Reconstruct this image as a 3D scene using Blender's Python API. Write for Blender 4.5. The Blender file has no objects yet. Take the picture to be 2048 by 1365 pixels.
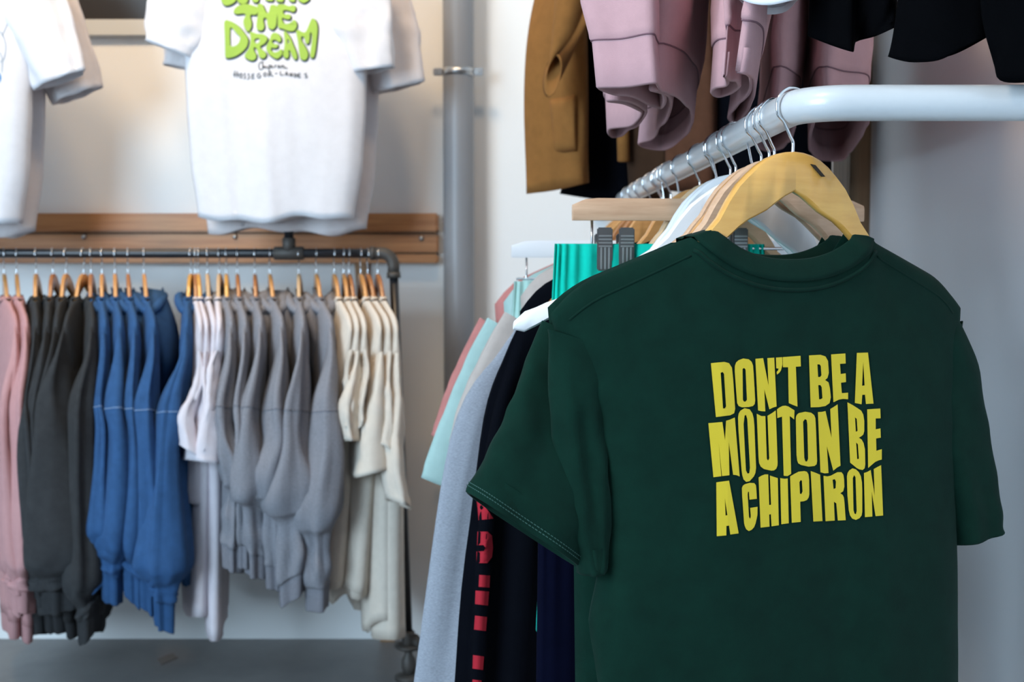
import bpy, bmesh, math, random
from mathutils import Vector, noise
from mathutils.geometry import tessellate_polygon

# ------------------------------------------------------------------ camera, world, lights, exposure
K = 0.8                                   # drafting units -> metres
F = 2400.0                                # focal length in pixels of the 2048 px wide frame
CX, CY = 1024.0, 682.5
H = 1.286                                 # lens height (drafting units)
TH = math.atan(145.5 / F)
scene = bpy.context.scene
COL = scene.collection

cam_d = bpy.data.cameras.new('camera')
cam_d.sensor_width = 36.0
cam_d.lens = F / 2048.0 * 36.0
cam_d.clip_start = 0.02
cam_d.dof.use_dof = True
cam_d.dof.focus_distance = 1.46 * K
cam_d.dof.aperture_fstop = 8.5
cam = bpy.data.objects.new('camera', cam_d)
COL.objects.link(cam)
cam.location = (0, 0, H * K)
cam.rotation_euler = (math.pi / 2 - TH, 0, 0)
scene.camera = cam

world = bpy.data.worlds.new('world')
scene.world = world
world.use_nodes = True
world.node_tree.nodes['Background'].inputs[0].default_value = (0.62, 0.74, 1.0, 1)
world.node_tree.nodes['Background'].inputs[1].default_value = 0.04


def aim(o, target):
    d = Vector(target) * K - o.location
    o.rotation_euler = d.to_track_quat('-Z', 'Y').to_euler()


def area(name, loc, target, sx, sy, power, col):
    l = bpy.data.lights.new(name, 'AREA')
    l.shape = 'RECTANGLE'; l.size = sx * K; l.size_y = sy * K
    l.energy = power; l.color = col
    o = bpy.data.objects.new(name, l); COL.objects.link(o)
    o.location = Vector(loc) * K
    aim(o, target)
    return o


def spot(name, loc, target, power, col, deg=70, blend=0.6, rad=0.04):
    l = bpy.data.lights.new(name, 'SPOT')
    l.energy = power; l.color = col; l.spot_size = math.radians(deg); l.spot_blend = blend
    l.shadow_soft_size = rad
    o = bpy.data.objects.new(name, l); COL.objects.link(o)
    o.location = Vector(loc) * K
    aim(o, target)
    return o


# daylight through the shop window in front-left of the displays
area('shop_window_daylight', (-3.45, -1.1, 2.05), (-0.4, 3.0, 0.9), 3.2, 2.3, 255, (0.60, 0.81, 1.0))
# warm ceiling spotlights washing the back wall and the displays
spot('ceiling_spot_light', (-1.75, 2.7, 3.5), (-1.6, 4.1, 1.75), 62, (1.0, 0.70, 0.40), 95, 1.0, 0.16)
spot('ceiling_spot_light', (-0.75, 2.6, 3.5), (-0.60, 4.1, 1.75), 62, (1.0, 0.70, 0.40), 95, 1.0, 0.16)
spot('ceiling_spot_light', (-0.1, 2.5, 3.5), (0.10, 4.1, 1.65), 28, (1.0, 0.72, 0.44), 85, 1.0, 0.10)
spot('ceiling_spot_light', (-0.9, 0.4, 3.5), (0.5, 1.7, 1.5), 70, (1.0, 0.84, 0.66), 50, 1.0, 0.10)
spot('ceiling_spot_light', (-0.35, 1.3, 3.5), (0.86, 2.25, 1.72), 55, (1.0, 0.66, 0.38), 42, 1.0, 0.10)

scene.view_settings.view_transform = 'Standard'
scene.view_settings.look = 'None'
scene.view_settings.exposure = 0.0
scene.view_settings.gamma = 1.0
scene.view_settings.use_curve_mapping = False


# ------------------------------------------------------------------ helpers
def P(px, py, D):
    """point at depth D (drafting units) seen at photograph pixel px, py"""
    a = (px - CX) / F; b = (CY - py) / F
    y = math.cos(TH) + b * math.sin(TH)
    z = -math.sin(TH) + b * math.cos(TH)
    s = D / y
    return Vector((a * s, D, H + z * s))


def lerp(a, b, t):
    return a + (b - a) * t


def sstep(a, b, x):
    t = max(0.0, min(1.0, (x - a) / (b - a)))
    return t * t * (3 - 2 * t)


def interp(tab, x):
    if x <= tab[0][0]: return tab[0][1]
    for (x0, y0), (x1, y1) in zip(tab, tab[1:]):
        if x <= x1:
            t = (x - x0) / (x1 - x0)
            t = t * t * (3 - 2 * t) * 0.5 + t * 0.5
            return y0 + (y1 - y0) * t
    return tab[-1][1]


def mesh(name, verts, faces, mat, parent=None, smooth=True, loc=None, weld=False):
    me = bpy.data.meshes.new(name)
    me.from_pydata([(v[0] * K, v[1] * K, v[2] * K) for v in verts], [], faces)
    if weld:
        bm = bmesh.new(); bm.from_mesh(me)
        bmesh.ops.remove_doubles(bm, verts=bm.verts, dist=0.0002)
        bmesh.ops.recalc_face_normals(bm, faces=bm.faces)
        bm.to_mesh(me); bm.free()
    if smooth:
        me.polygons.foreach_set('use_smooth', [True] * len(me.polygons))
    me.materials.append(mat)
    me.update()
    o = bpy.data.objects.new(name, me)
    COL.objects.link(o)
    if parent is not None: o.parent = parent
    if loc is not None: o.location = Vector(loc) * K
    return o


def thing(name, label, cat, loc=(0, 0, 0), rz=0.0, group=None):
    o = bpy.data.objects.new(name, None)
    COL.objects.link(o)
    o.empty_display_size = 0.03
    o.location = Vector(loc) * K
    o.rotation_euler = (0, 0, rz)
    tag(o, label, cat, group)
    return o


def tag(o, label, cat, group=None):
    o['label'] = label; o['category'] = cat
    if group: o['group'] = group
    return o


def copy_tree(o, parent=None):
    c = o.copy(); COL.objects.link(c); c.parent = parent
    for ch in list(o.children): copy_tree(ch, c)
    return c


def box_data(cx, cy, cz, sx, sy, sz, bev=0.0):
    bm = bmesh.new()
    bmesh.ops.create_cube(bm, size=1.0)
    for v in bm.verts:
        v.co = Vector((v.co.x * sx + cx, v.co.y * sy + cy, v.co.z * sz + cz))
    if bev > 0:
        bmesh.ops.bevel(bm, geom=list(bm.edges), offset=bev, segments=2, affect='EDGES')
    bm.verts.ensure_lookup_table(); bm.verts.index_update()
    vs = [tuple(v.co) for v in bm.verts]; fs = [[v.index for v in f.verts] for f in bm.faces]
    bm.free()
    return vs, fs


def box(name, c, s, mat, parent=None, bev=0.0, smooth=False):
    vs, fs = box_data(*c, *s, bev)
    return mesh(name, vs, fs, mat, parent, smooth)


def tube_data(path, rad, n=14, cap=True):
    """round tube along a list of points; rad number or list"""
    pts = [Vector(p) for p in path]
    m = len(pts)
    rr = rad if isinstance(rad, (list, tuple)) else [rad] * m
    tang = []
    for i in range(m):
        a = pts[max(0, i - 1)]; b = pts[min(m - 1, i + 1)]
        tang.append((b - a).normalized())
    up = Vector((0, 0, 1)) if abs(tang[0].z) < 0.9 else Vector((1, 0, 0))
    nrm = (up - tang[0] * up.dot(tang[0])).normalized()
    vs = []; fs = []
    for i in range(m):
        nrm = (nrm - tang[i] * nrm.dot(tang[i])).normalized()
        bi = tang[i].cross(nrm)
        for k in range(n):
            a = 2 * math.pi * k / n
            vs.append(pts[i] + (nrm * math.cos(a) + bi * math.sin(a)) * rr[i])
    for i in range(m - 1):
        for k in range(n):
            k2 = (k + 1) % n
            fs.append([i * n + k, i * n + k2, (i + 1) * n + k2, (i + 1) * n + k])
    if cap:
        fs.append([k for k in range(n)][::-1])
        fs.append([(m - 1) * n + k for k in range(n)])
    return vs, fs


def tube(name, path, rad, mat, parent=None, n=14):
    vs, fs = tube_data(path, rad, n)
    return mesh(name, vs, fs, mat, parent)


def catmull(pts, per=6, closed=False):
    out = []
    n = len(pts)
    rng = n if closed else n - 1
    dim = len(pts[0])
    for i in range(rng):
        if closed:
            p0, p1, p2, p3 = pts[(i - 1) % n], pts[i], pts[(i + 1) % n], pts[(i + 2) % n]
        else:
            p0, p1, p2, p3 = pts[max(0, i - 1)], pts[i], pts[i + 1], pts[min(n - 1, i + 2)]
        for s in range(per):
            t = s / per
            out.append(tuple(0.5 * ((2 * p1[k]) + (-p0[k] + p2[k]) * t + (2 * p0[k] - 5 * p1[k] + 4 * p2[k] - p3[k]) * t * t
                                    + (-p0[k] + 3 * p1[k] - 3 * p2[k] + p3[k]) * t ** 3) for k in range(dim)))
    if not closed: out.append(tuple(pts[-1]))
    return out


def resample(loop, n):
    """resample a closed loop of vectors to n points by arc length"""
    L = [Vector(p) for p in loop]
    seg = [(L[(i + 1) % len(L)] - L[i]).length for i in range(len(L))]
    tot = sum(seg); out = []; i = 0; acc = 0.0
    for k in range(n):
        t = tot * k / n
        while acc + seg[i] < t: acc += seg[i]; i += 1
        out.append(L[i].lerp(L[(i + 1) % len(L)], (t - acc) / max(seg[i], 1e-9)))
    return out


# ------------------------------------------------------------------ materials
def nodes(name):
    m = bpy.data.materials.new(name)
    m.use_nodes = True
    nt = m.node_tree
    return m, nt, nt.nodes['Principled BSDF']


def coord(nt, scale=(1, 1, 1)):
    tc = nt.nodes.new('ShaderNodeTexCoord'); mp = nt.nodes.new('ShaderNodeMapping')
    mp.inputs['Scale'].default_value = scale
    nt.links.new(tc.outputs['Object'], mp.inputs['Vector'])
    return mp.outputs['Vector']


def noise_tex(nt, vec, scale, detail=3, rough=0.55):
    n = nt.nodes.new('ShaderNodeTexNoise')
    n.inputs['Scale'].default_value = scale; n.inputs['Detail'].default_value = detail
    n.inputs['Roughness'].default_value = rough
    nt.links.new(vec, n.inputs['Vector'])
    return n.outputs['Fac']


def ramp(nt, fac, c0, c1, p0=0.3, p1=0.7):
    r = nt.nodes.new('ShaderNodeValToRGB')
    r.color_ramp.elements[0].color = (*c0, 1); r.color_ramp.elements[1].color = (*c1, 1)
    r.color_ramp.elements[0].position = p0; r.color_ramp.elements[1].position = p1
    nt.links.new(fac, r.inputs['Fac'])
    return r.outputs['Color']


def bump(nt, bsdf, fac, strength, dist):
    b = nt.nodes.new('ShaderNodeBump')
    b.inputs['Strength'].default_value = strength; b.inputs['Distance'].default_value = dist
    nt.links.new(fac, b.inputs['Height']); nt.links.new(b.outputs['Normal'], bsdf.inputs['Normal'])


def sc(c, k):
    return tuple(min(1.0, x * k) for x in c)


def fabric(name, col, var=0.10, heather=0.0, bumpd=0.0006, rough=0.95, sheen=0.02, spec=0.10):
    m, nt, b = nodes(name)
    v = coord(nt)
    if heather:
        v2 = coord(nt, (1.0, 1.0, 4.0))
        fac = noise_tex(nt, v2, 260, 4, 0.7)
        col_out = ramp(nt, fac, sc(col, 1 - heather), sc(col, 1 + heather), 0.32, 0.68)
    else:
        fac = noise_tex(nt, v, 40, 4, 0.65)
        col_out = ramp(nt, fac, sc(col, 1 - var), sc(col, 1 + var))
    nt.links.new(col_out, b.inputs['Base Color'])
    b.inputs['Roughness'].default_value = rough
    b.inputs['Specular IOR Level'].default_value = spec
    b.inputs['Sheen Weight'].default_value = sheen
    b.inputs['Sheen Roughness'].default_value = 0.5
    bump(nt, b, noise_tex(nt, v, 900, 2), 0.35, bumpd)
    return m


def plain(name, col, rough=0.5, metal=0.0, spec=0.5, bmp=None, coat=0.0):
    m, nt, b = nodes(name)
    b.inputs['Base Color'].default_value = (*col, 1)
    b.inputs['Roughness'].default_value = rough
    b.inputs['Metallic'].default_value = metal
    b.inputs['Specular IOR Level'].default_value = spec
    b.inputs['Coat Weight'].default_value = coat
    v = coord(nt)
    if bmp:
        bump(nt, b, noise_tex(nt, v, bmp[0], 3), bmp[1], bmp[2])
    return m


def wood(name, c0, c1, scale=(6, 60, 60), rough=0.4, coat=0.0, sc_n=1.0):
    m, nt, b = nodes(name)
    v = coord(nt, scale)
    fac = noise_tex(nt, v, sc_n, 6, 0.62)
    nt.links.new(ramp(nt, fac, c0, c1, 0.28, 0.72), b.inputs['Base Color'])
    b.inputs['Roughness'].default_value = rough
    b.inputs['Coat Weight'].default_value = coat
    b.inputs['Coat Roughness'].default_value = 0.15
    bump(nt, b, fac, 0.15, 0.0008)
    return m


M = {}
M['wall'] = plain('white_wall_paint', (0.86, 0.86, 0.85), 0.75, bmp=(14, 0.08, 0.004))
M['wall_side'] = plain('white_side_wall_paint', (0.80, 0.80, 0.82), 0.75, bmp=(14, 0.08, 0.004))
M['ceiling'] = plain('ceiling_paint', (0.78, 0.77, 0.75), 0.85)
m, nt, b = nodes('grey_concrete_floor')
v = coord(nt)
nt.links.new(ramp(nt, noise_tex(nt, v, 3.0, 8, 0.65), (0.13, 0.13, 0.135), (0.25, 0.245, 0.24), 0.25, 0.75), b.inputs['Base Color'])
b.inputs['Roughness'].default_value = 0.45
bump(nt, b, noise_tex(nt, v, 60, 4), 0.1, 0.002)
M['floor'] = m
M['board'] = wood('oiled_timber_board', (0.36, 0.135, 0.042), (0.60, 0.275, 0.100), (3, 60, 60), 0.45)
M['stud'] = wood('brown_timber', (0.24, 0.12, 0.045), (0.36, 0.19, 0.08), (60, 60, 4), 0.5)
M['post'] = wood('dark_rough_timber', (0.10, 0.060, 0.030), (0.22, 0.14, 0.075), (70, 70, 4), 0.6)
M['hanger'] = wood('varnished_beech', (0.60, 0.285, 0.052), (0.74, 0.39, 0.090), (12, 60, 90), 0.28, 0.4)
M['hanger_pink'] = wood('plain_beech', (0.52, 0.30, 0.18), (0.70, 0.45, 0.29), (10, 50, 110), 0.45)
M['hanger_orange'] = wood('orange_beech', (0.46, 0.19, 0.055), (0.66, 0.33, 0.11), (12, 60, 60), 0.35, 0.3)
M['hanger_brown'] = wood('brown_stained_beech', (0.30, 0.105, 0.035), (0.46, 0.19, 0.065), (12, 60, 60), 0.35, 0.3)
M['hanger_pale'] = wood('pale_beech', (0.52, 0.33, 0.18), (0.68, 0.47, 0.28), (12, 60, 60), 0.45)
M['hanger_white'] = plain('white_painted_wood', (0.82, 0.80, 0.80), 0.4)
M['slot'] = plain('slot_shade', (0.02, 0.012, 0.006), 0.9)  # near-black colour standing for the shade inside a hanger slot
M['chrome'] = plain('chrome_wire', (0.72, 0.73, 0.75), 0.12, 1.0)
M['zinc'] = plain('galvanised_steel', (0.50, 0.50, 0.50), 0.35, 1.0)
M['clip_dark'] = plain('dark_clip_steel', (0.20, 0.19, 0.19), 0.35, 0.9)
M['iron'] = plain('black_iron_pipe', (0.022, 0.022, 0.025), 0.32, 0.2, 0.5)
M['fitting'] = plain('cast_iron_fitting', (0.070, 0.062, 0.055), 0.55, 0.3, bmp=(300, 0.2, 0.001))
M['rail_white'] = plain('white_painted_tube', (0.53, 0.54, 0.55), 0.28, 0.0, 0.5, (70, 0.12, 0.003), 0.2)
M['drain'] = plain('grey_plastic_pipe', (0.25, 0.255, 0.27), 0.42, 0.0, 0.5)
M['frame_dark'] = plain('dark_panel', (0.022, 0.018, 0.016), 0.35)
M['ledge'] = plain('pale_grey_ledge', (0.60, 0.60, 0.58), 0.6)
M['paper'] = plain('paper', (0.17, 0.15, 0.14), 0.8)
M['green'] = fabric('dark_green_cotton', (0.0024, 0.0185, 0.0118), 0.16)
M['green_rib'] = fabric('dark_green_rib', (0.0023, 0.0178, 0.0114), 0.12)
M['green_thread'] = plain('pale_green_thread', (0.025, 0.075, 0.058), 0.8)
M['yellow_print'] = plain('yellow_print', (0.62, 0.45, 0.012), 0.7, bmp=(900, 0.2, 0.0004))
M['red_print'] = plain('red_print', (0.36, 0.018, 0.030), 0.8, 0.0, 0.1)
M['lime_print'] = plain('lime_print', (0.33, 0.50, 0.065), 0.75)
M['black_print'] = plain('black_print', (0.015, 0.022, 0.026), 0.75)
M['grey_print'] = plain('grey_print', (0.30, 0.36, 0.42), 0.8)
M['blue_print'] = plain('blue_print', (0.10, 0.28, 0.55), 0.8)
M['white_tee'] = fabric('white_cotton', (0.74, 0.72, 0.74), 0.03)
M['white_tee2'] = fabric('off_white_cotton', (0.66, 0.61, 0.61), 0.03)
M['white_pink'] = fabric('cool_white_cotton', (0.68, 0.63, 0.67), 0.03)
M['cream'] = fabric('cream_cotton', (0.67, 0.595, 0.51), 0.05)
M['heather'] = fabric('heather_grey_fleece', (0.235, 0.235, 0.260), 0.1, 0.32)
M['heather_rib'] = fabric('heather_grey_rib', (0.20, 0.20, 0.225), 0.1, 0.28)
M['heather_light'] = fabric('light_heather_jersey', (0.28, 0.295, 0.335), 0.1, 0.24)
M['blue'] = fabric('denim_blue_fleece', (0.036, 0.095, 0.22), 0.12)
M['blue_rib'] = fabric('denim_blue_rib', (0.032, 0.085, 0.195), 0.12)
M['blue_seam'] = plain('pale_blue_thread', (0.20, 0.30, 0.46), 0.8)
M['charcoal'] = fabric('charcoal_fleece', (0.040, 0.041, 0.043), 0.15)
M['charcoal_rib'] = fabric('charcoal_rib', (0.034, 0.035, 0.037), 0.12)
M['pink'] = fabric('dusty_pink_fleece', (0.50, 0.27, 0.27), 0.05)
M['pink_rib'] = fabric('dusty_pink_rib', (0.46, 0.25, 0.25), 0.05)
M['mauve'] = fabric('mauve_pink_fleece', (0.49, 0.285, 0.295), 0.05)
M['mauve_rib'] = fabric('mauve_pink_rib', (0.46, 0.270, 0.283), 0.04)
M['mauve_seam'] = fabric('mauve_seam', (0.20, 0.11, 0.13), 0.04)
M['black'] = fabric('black_cotton', (0.0012, 0.0013, 0.0018), 0.1, sheen=0.0, spec=0.03)
M['black_soft'] = fabric('black_fleece', (0.0022, 0.0026, 0.0046), 0.1, sheen=0.0, spec=0.04)
M['navy'] = fabric('navy_cotton', (0.0016, 0.0022, 0.0095), 0.1, sheen=0.0, spec=0.04)
M['camel'] = fabric('camel_brown_canvas', (0.26, 0.112, 0.031), 0.10)
M['dark_brown'] = fabric('dark_brown_canvas', (0.040, 0.020, 0.011), 0.12)
M['rust_brown'] = fabric('rust_brown_canvas', (0.085, 0.036, 0.020), 0.12)
M['teal'] = fabric('turquoise_terry', (0.004, 0.47, 0.36), 0.08)
M['mint'] = fabric('mint_terry', (0.38, 0.58, 0.53), 0.06)
M['mint_tee'] = fabric('pale_mint_jersey', (0.36, 0.50, 0.47), 0.06)
M['beige'] = fabric('beige_jersey', (0.46, 0.39, 0.35), 0.06)
M['coral'] = fabric('coral_pink_jersey', (0.50, 0.19, 0.17), 0.08)
for mm in bpy.data.materials:
    mm.diffuse_color = (0.5, 0.5, 0.5, 1)

# ------------------------------------------------------------------ the room
YW = 4.10      # back wall
XS = 0.86      # right side wall
XL, YR, ZC = -3.8, -3.2, 3.6


def struct(name, c, s, mat, bev=0.0):
    o = box(name, c, s, mat, None, bev)
    o['kind'] = 'structure'
    return o


struct('floor', ((XL + XS) / 2, (YW + YR) / 2, -0.05), (XS - XL + 0.4, YW - YR + 0.4, 0.1), M['floor'])
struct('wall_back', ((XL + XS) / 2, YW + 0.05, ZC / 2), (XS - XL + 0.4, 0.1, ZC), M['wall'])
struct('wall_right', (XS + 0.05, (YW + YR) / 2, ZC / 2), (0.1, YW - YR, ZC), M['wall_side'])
struct('wall_left', (XL - 0.05, (YW + YR) / 2, ZC / 2), (0.1, YW - YR, ZC), M['wall'])
struct('ceiling', ((XL + XS) / 2, (YW + YR) / 2, ZC + 0.05), (XS - XL + 0.4, YW - YR + 0.4, 0.1), M['ceiling'])

# dark picture with a pale ledge on the back wall
pc = P(225, -90, YW)
t = thing('framed_panel', 'dark framed panel on the back wall between the white t-shirts', 'picture', (pc.x, YW, P(225, 75, YW).z))
za = P(225, 42, YW).z - P(225, 75, YW).z; zt = P(225, -260, YW).z - P(225, 75, YW).z
box('ledge', (0, -0.015, za * 0.5), (0.62, 0.03, za), M['ledge'], t, 0.003)
box('dark_panel', (0, -0.008, (za + zt) / 2), (0.56, 0.016, zt - za), M['frame_dark'], t)
for sx in (-1, 1):
    box('frame_side', (sx * 0.295, -0.012, (za + zt) / 2), (0.03, 0.024, zt - za), M['ledge'], t, 0.002)
box('frame_top', (0, -0.012, zt + 0.012), (0.62, 0.024, 0.024), M['ledge'], t, 0.002)

# timber rail boards across the wall
zr = [P(400, 427, YW - 0.05).z, P(400, 465, YW - 0.05).z, P(400, 468, YW - 0.05).z, P(400, 506, YW - 0.05).z, P(400, 509, YW - 0.05).z, P(400, 527, YW - 0.05).z]
xr = P(876, 470, YW - 0.05).x
t = thing('timber_wall_boards', 'long profiled timber boards screwed to the wall behind the pipe rack', 'wall boards', ((xr - 2.6) / 2, YW, zr[5]))
xc = (xr - 2.6) / 2; wl = xr + 2.6
box('board', (0, -0.030, (zr[0] + zr[1]) / 2 - zr[5]), (wl, 0.060, zr[0] - zr[1]), M['board'], t, 0.006)
box('board', (0, -0.022, (zr[2] + zr[3]) / 2 - zr[5]), (wl, 0.044, zr[2] - zr[3]), M['board'], t, 0.005)
box('board', (0, -0.024, (zr[4] + zr[5]) / 2 - zr[5]), (wl, 0.048, zr[4] - zr[5]), M['board'], t, 0.005)
box('backing', (0, -0.008, (zr[0] + zr[5]) / 2 - zr[5]), (wl - 0.01, 0.016, zr[0] - zr[5] - 0.01), M['post'], t)
for (sx, sy) in ((168, 466 + 8), (843, 477), (470, 474)):
    q = P(sx, sy, YW - 0.046)
    tube('screw', [(q.x - xc, -0.052, q.z - zr[5]), (q.x - xc, -0.040, q.z - zr[5])], [0.007, 0.010], M['zinc'], t, 10)

# slanted stud behind the rack
a = P(722, 527, YW - 0.012); b_ = P(776, 1287, YW - 0.012)
dx = 0.022
vs = []
for (p, w) in ((a, 0.019), (b_, 0.024)):
    for yy in (YW - 0.035, YW):
        for s in (-1, 1):
            vs.append((p.x + s * w, yy, p.z))
vs = [(v[0] - b_.x, v[1] - YW, v[2] - 0.0) for v in vs]
for i in (4, 5, 6, 7): vs[i] = (vs[i][0], vs[i][1], 0.0)
o = mesh('timber_stud', vs, [[0, 1, 5, 4], [2, 6, 7, 3], [0, 4, 6, 2], [1, 3, 7, 5], [0, 2, 3, 1], [4, 5, 7, 6]], M['stud'], None, False, (b_.x, YW, 0))
tag(o, 'leaning brown timber stud behind the cream t-shirts', 'timber')

# vertical timber post on the side wall
pz0, pz1 = 0.0, 2.6
t = thing('timber_post', 'dark rough timber post on the right wall behind the pink sweatshirts', 'post', (XS - 0.025, 2.98, 0))
box('plank', (0.0, -0.075, 1.3), (0.05, 0.02, 2.6), M['post'], t, 0.003)
box('plank', (0.0, 0.01, 1.3), (0.046, 0.14, 2.6), M['post'], t, 0.003)

# grey drain pipe with clamps
gx = P(917, 300, 4.0).x
t = thing('drainpipe', 'grey plastic drainpipe running up the wall right of the pipe rack', 'pipe', (gx, 4.0, 0))
tube('pipe', [(0, 0, 0), (0, 0, 1.2), (0, 0, 2.4), (0, 0, ZC)], 0.0505, M['drain'], t, 32)
for cy_ in (145, 886):
    z = P(917, cy_, 4.0).z
    c = mesh('clamp', *tube_data([(0, 0, z - 0.012), (0, 0, z + 0.012)], 0.0535, 32), M['zinc'], t)
    for s in (-1, 1):
        box('clamp_lug', (s * 0.067, -0.01, z), (0.030, 0.014, 0.024), M['zinc'], c, 0.003)
        tube('clamp_screw', [(s * 0.070, -0.020, z), (s * 0.070, -0.012, z)], 0.0035, M['zinc'], c, 8)

# paper scrap on floor
q = P(333, 1332, 3.88)
o = mesh('paper_scrap', [(-0.03, 0, 0.002), (0.0, -0.06, 0.002), (0.032, 0.01, 0.003), (0.004, 0.06, 0.002), (-0.03, 0, 0.0), (0, -0.06, 0), (0.032, 0.01, 0), (0.004, 0.06, 0)],
         [[0, 1, 2, 3], [7, 6, 5, 4], [0, 4, 5, 1], [1, 5, 6, 2], [2, 6, 7, 3], [3, 7, 4, 0]], M['paper'], None, False, (q.x, q.y, 0.0))
tag(o, 'small brownish paper scrap lying on the grey floor', 'paper')

# ------------------------------------------------------------------ pipe rack (left)
DR = 3.70
zp = P(400, 507, DR).z
xe = P(787, 507, DR).x
xt = P(578, 507, DR).x
pr = 0.0145
leg_b = P(817, 1290, DR)
t = thing('pipe_rack', 'black iron pipe clothes rack in front of the timber boards', 'clothes rack', (xe, DR, 0))


def L(p): return (p[0] - xe, p[1] - DR, p[2])


tube('rail', [L((-2.6, DR, zp)), L((-1.5, DR, zp)), L((xt - 0.02, DR, zp)), L((xe - 0.03, DR, zp))], pr, M['iron'], t, 18)
# elbow
ep = []
for i in range(9):
    a_ = math.pi / 2 * i / 8
    ep.append((-0.038 + 0.038 * math.sin(a_), 0, zp - 0.038 + 0.038 * math.cos(a_)))
ep = [(-0.062, 0, zp)] + ep + [(0.0, 0, zp - 0.066)]
e = tube('elbow_fitting', ep, 0.0185, M['fitting'], t, 18)
tube('elbow_collar', [(-0.072, 0, zp), (-0.056, 0, zp)], 0.0215, M['fitting'], e, 18)
tube('elbow_collar', [(0.0, 0, zp - 0.058), (0.0005, 0, zp - 0.076)], 0.0215, M['fitting'], e, 18)
zf = leg_b.z
lx = leg_b.x - xe
tube('upright', [(0.0, 0, zp - 0.06), (lx * 0.5, 0, (zp + zf) / 2), (lx, 0, zf + 0.0)], 0.0138, M['iron'], t, 16)
f_ = tube('foot_fitting', [(lx, 0, zf + 0.045), (lx, 0, zf + 0.038), (lx, 0, zf), (lx, 0, zf - 0.006)], [0.017, 0.021, 0.021, 0.018], M['fitting'], t, 16)
tube('foot_flange', [(lx, 0, zf - 0.012), (lx, 0, zf - 0.006), (lx, 0, zf - 0.0), (lx, 0, zf + 0.004)], [0.036, 0.044, 0.043, 0.022], M['fitting'], f_, 20)
tube('foot_lug', [(lx + 0.015, 0, zf + 0.02), (lx + 0.03, -0.01, zf + 0.01), (lx + 0.04, -0.015, zf - 0.012)], [0.018, 0.017, 0.012], M['fitting'], f_, 12)
tube('foot_nipple', [(lx, 0, zf - 0.006), (lx, -0.003, zf - 0.03), (lx, -0.005, zf - 0.045), (lx + 0.002, -0.005, zf - 0.07), (lx + 0.003, -0.005, 0.012)], [0.012, 0.013, 0.022, 0.024, 0.017], M['fitting'], t, 16)
tube('base_flange', [(lx + 0.003, -0.005, 0.0), (lx + 0.003, -0.005, 0.010), (lx + 0.003, -0.005, 0.018)], [0.046, 0.045, 0.022], M['fitting'], t, 20)
# tee and upper stem
te = tube('tee_fitting', [(xt - xe - 0.046, 0, zp), (xt - xe - 0.044, 0, zp), (xt - xe + 0.044, 0, zp), (xt - xe + 0.046, 0, zp)], [0.018, 0.0205, 0.0205, 0.018], M['fitting'], t, 18)
tube('tee_branch', [(xt - xe, 0, zp), (xt - xe, 0, zp + 0.046), (xt - xe, 0, zp + 0.048)], [0.0195, 0.0205, 0.017], M['fitting'], te, 16)
tube('stem', [(xt - xe, 0, zp + 0.04), (xt - xe, 0, zp + 0.5), (xt - xe, 0, zp + 1.35)], 0.0145, M['iron'], t, 16)

# ------------------------------------------------------------------ hangers
HW = 0.27
TOPC = [(0, 0.0), (0.015, -0.001), (0.03, -0.005), (0.05, -0.017), (0.075, -0.040), (0.10, -0.080), (0.125, -0.110), (0.17, -0.142), (0.22, -0.166), (0.255, -0.183), (0.27, -0.198)]
BOTC = [(0, -0.046), (0.05, -0.075), (0.125, -0.128), (0.17, -0.158), (0.22, -0.186), (0.25, -0.204), (0.262, -0.212), (0.27, -0.208)]


def arm_data(sgn, th=0.0135, bend=0.030, s=1.0, steps=22):
    vs = []; fs = []
    n = steps
    for i in range(n + 1):
        x = HW * (i / n)
        zt_ = interp(TOPC, x); zb = min(interp(BOTC, x), zt_ - 0.004)
        y0 = bend * (x / HW) ** 1.6
        hh = (zt_ - zb); r = min(0.003, hh * 0.3)
        tt = th * (0.5 if i < n else 0.25)
        prof = [(-tt, zb + r), (-tt, zt_ - r), (-tt + r, zt_), (tt - r, zt_), (tt, zt_ - r), (tt, zb + r), (tt - r, zb), (-tt + r, zb)]
        for (yy, zz) in prof:
            vs.append((sgn * x * s, (y0 + yy) * s, zz * s))
    for i in range(n):
        for k in range(8):
            k2 = (k + 1) % 8
            f = [i * 8 + k, i * 8 + k2, (i + 1) * 8 + k2, (i + 1) * 8 + k]
            fs.append(f if sgn > 0 else f[::-1])
    fs.append(list(range(8)) if sgn < 0 else list(range(8))[::-1])
    e = [n * 8 + k for k in range(8)]
    fs.append(e if sgn > 0 else e[::-1])
    return vs, fs


def hook_path(loop_r, drop, s=1.0, flip=1):
    """wire from the hanger top (0,0,0) up and round a loop whose centre is `drop` above"""
    pts = [(0, 0, -0.012), (0, 0, 0.0), (0, 0, drop * 0.22)]
    a0 = math.radians(228)
    pts.append((-0.18 * loop_r * flip, 0, drop * 0.36))
    pts.append((loop_r * math.cos(a0) * 0.82 * flip, 0, drop + loop_r * math.sin(a0) * 1.06))
    for i in range(15):
        a = math.radians(208 - (208 + 12) * i / 14)
        pts.append((loop_r * math.cos(a) * flip, 0, drop + loop_r * math.sin(a)))
    return [tuple(c) for c in catmull(pts, 3)]


_hcache = {}


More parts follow.
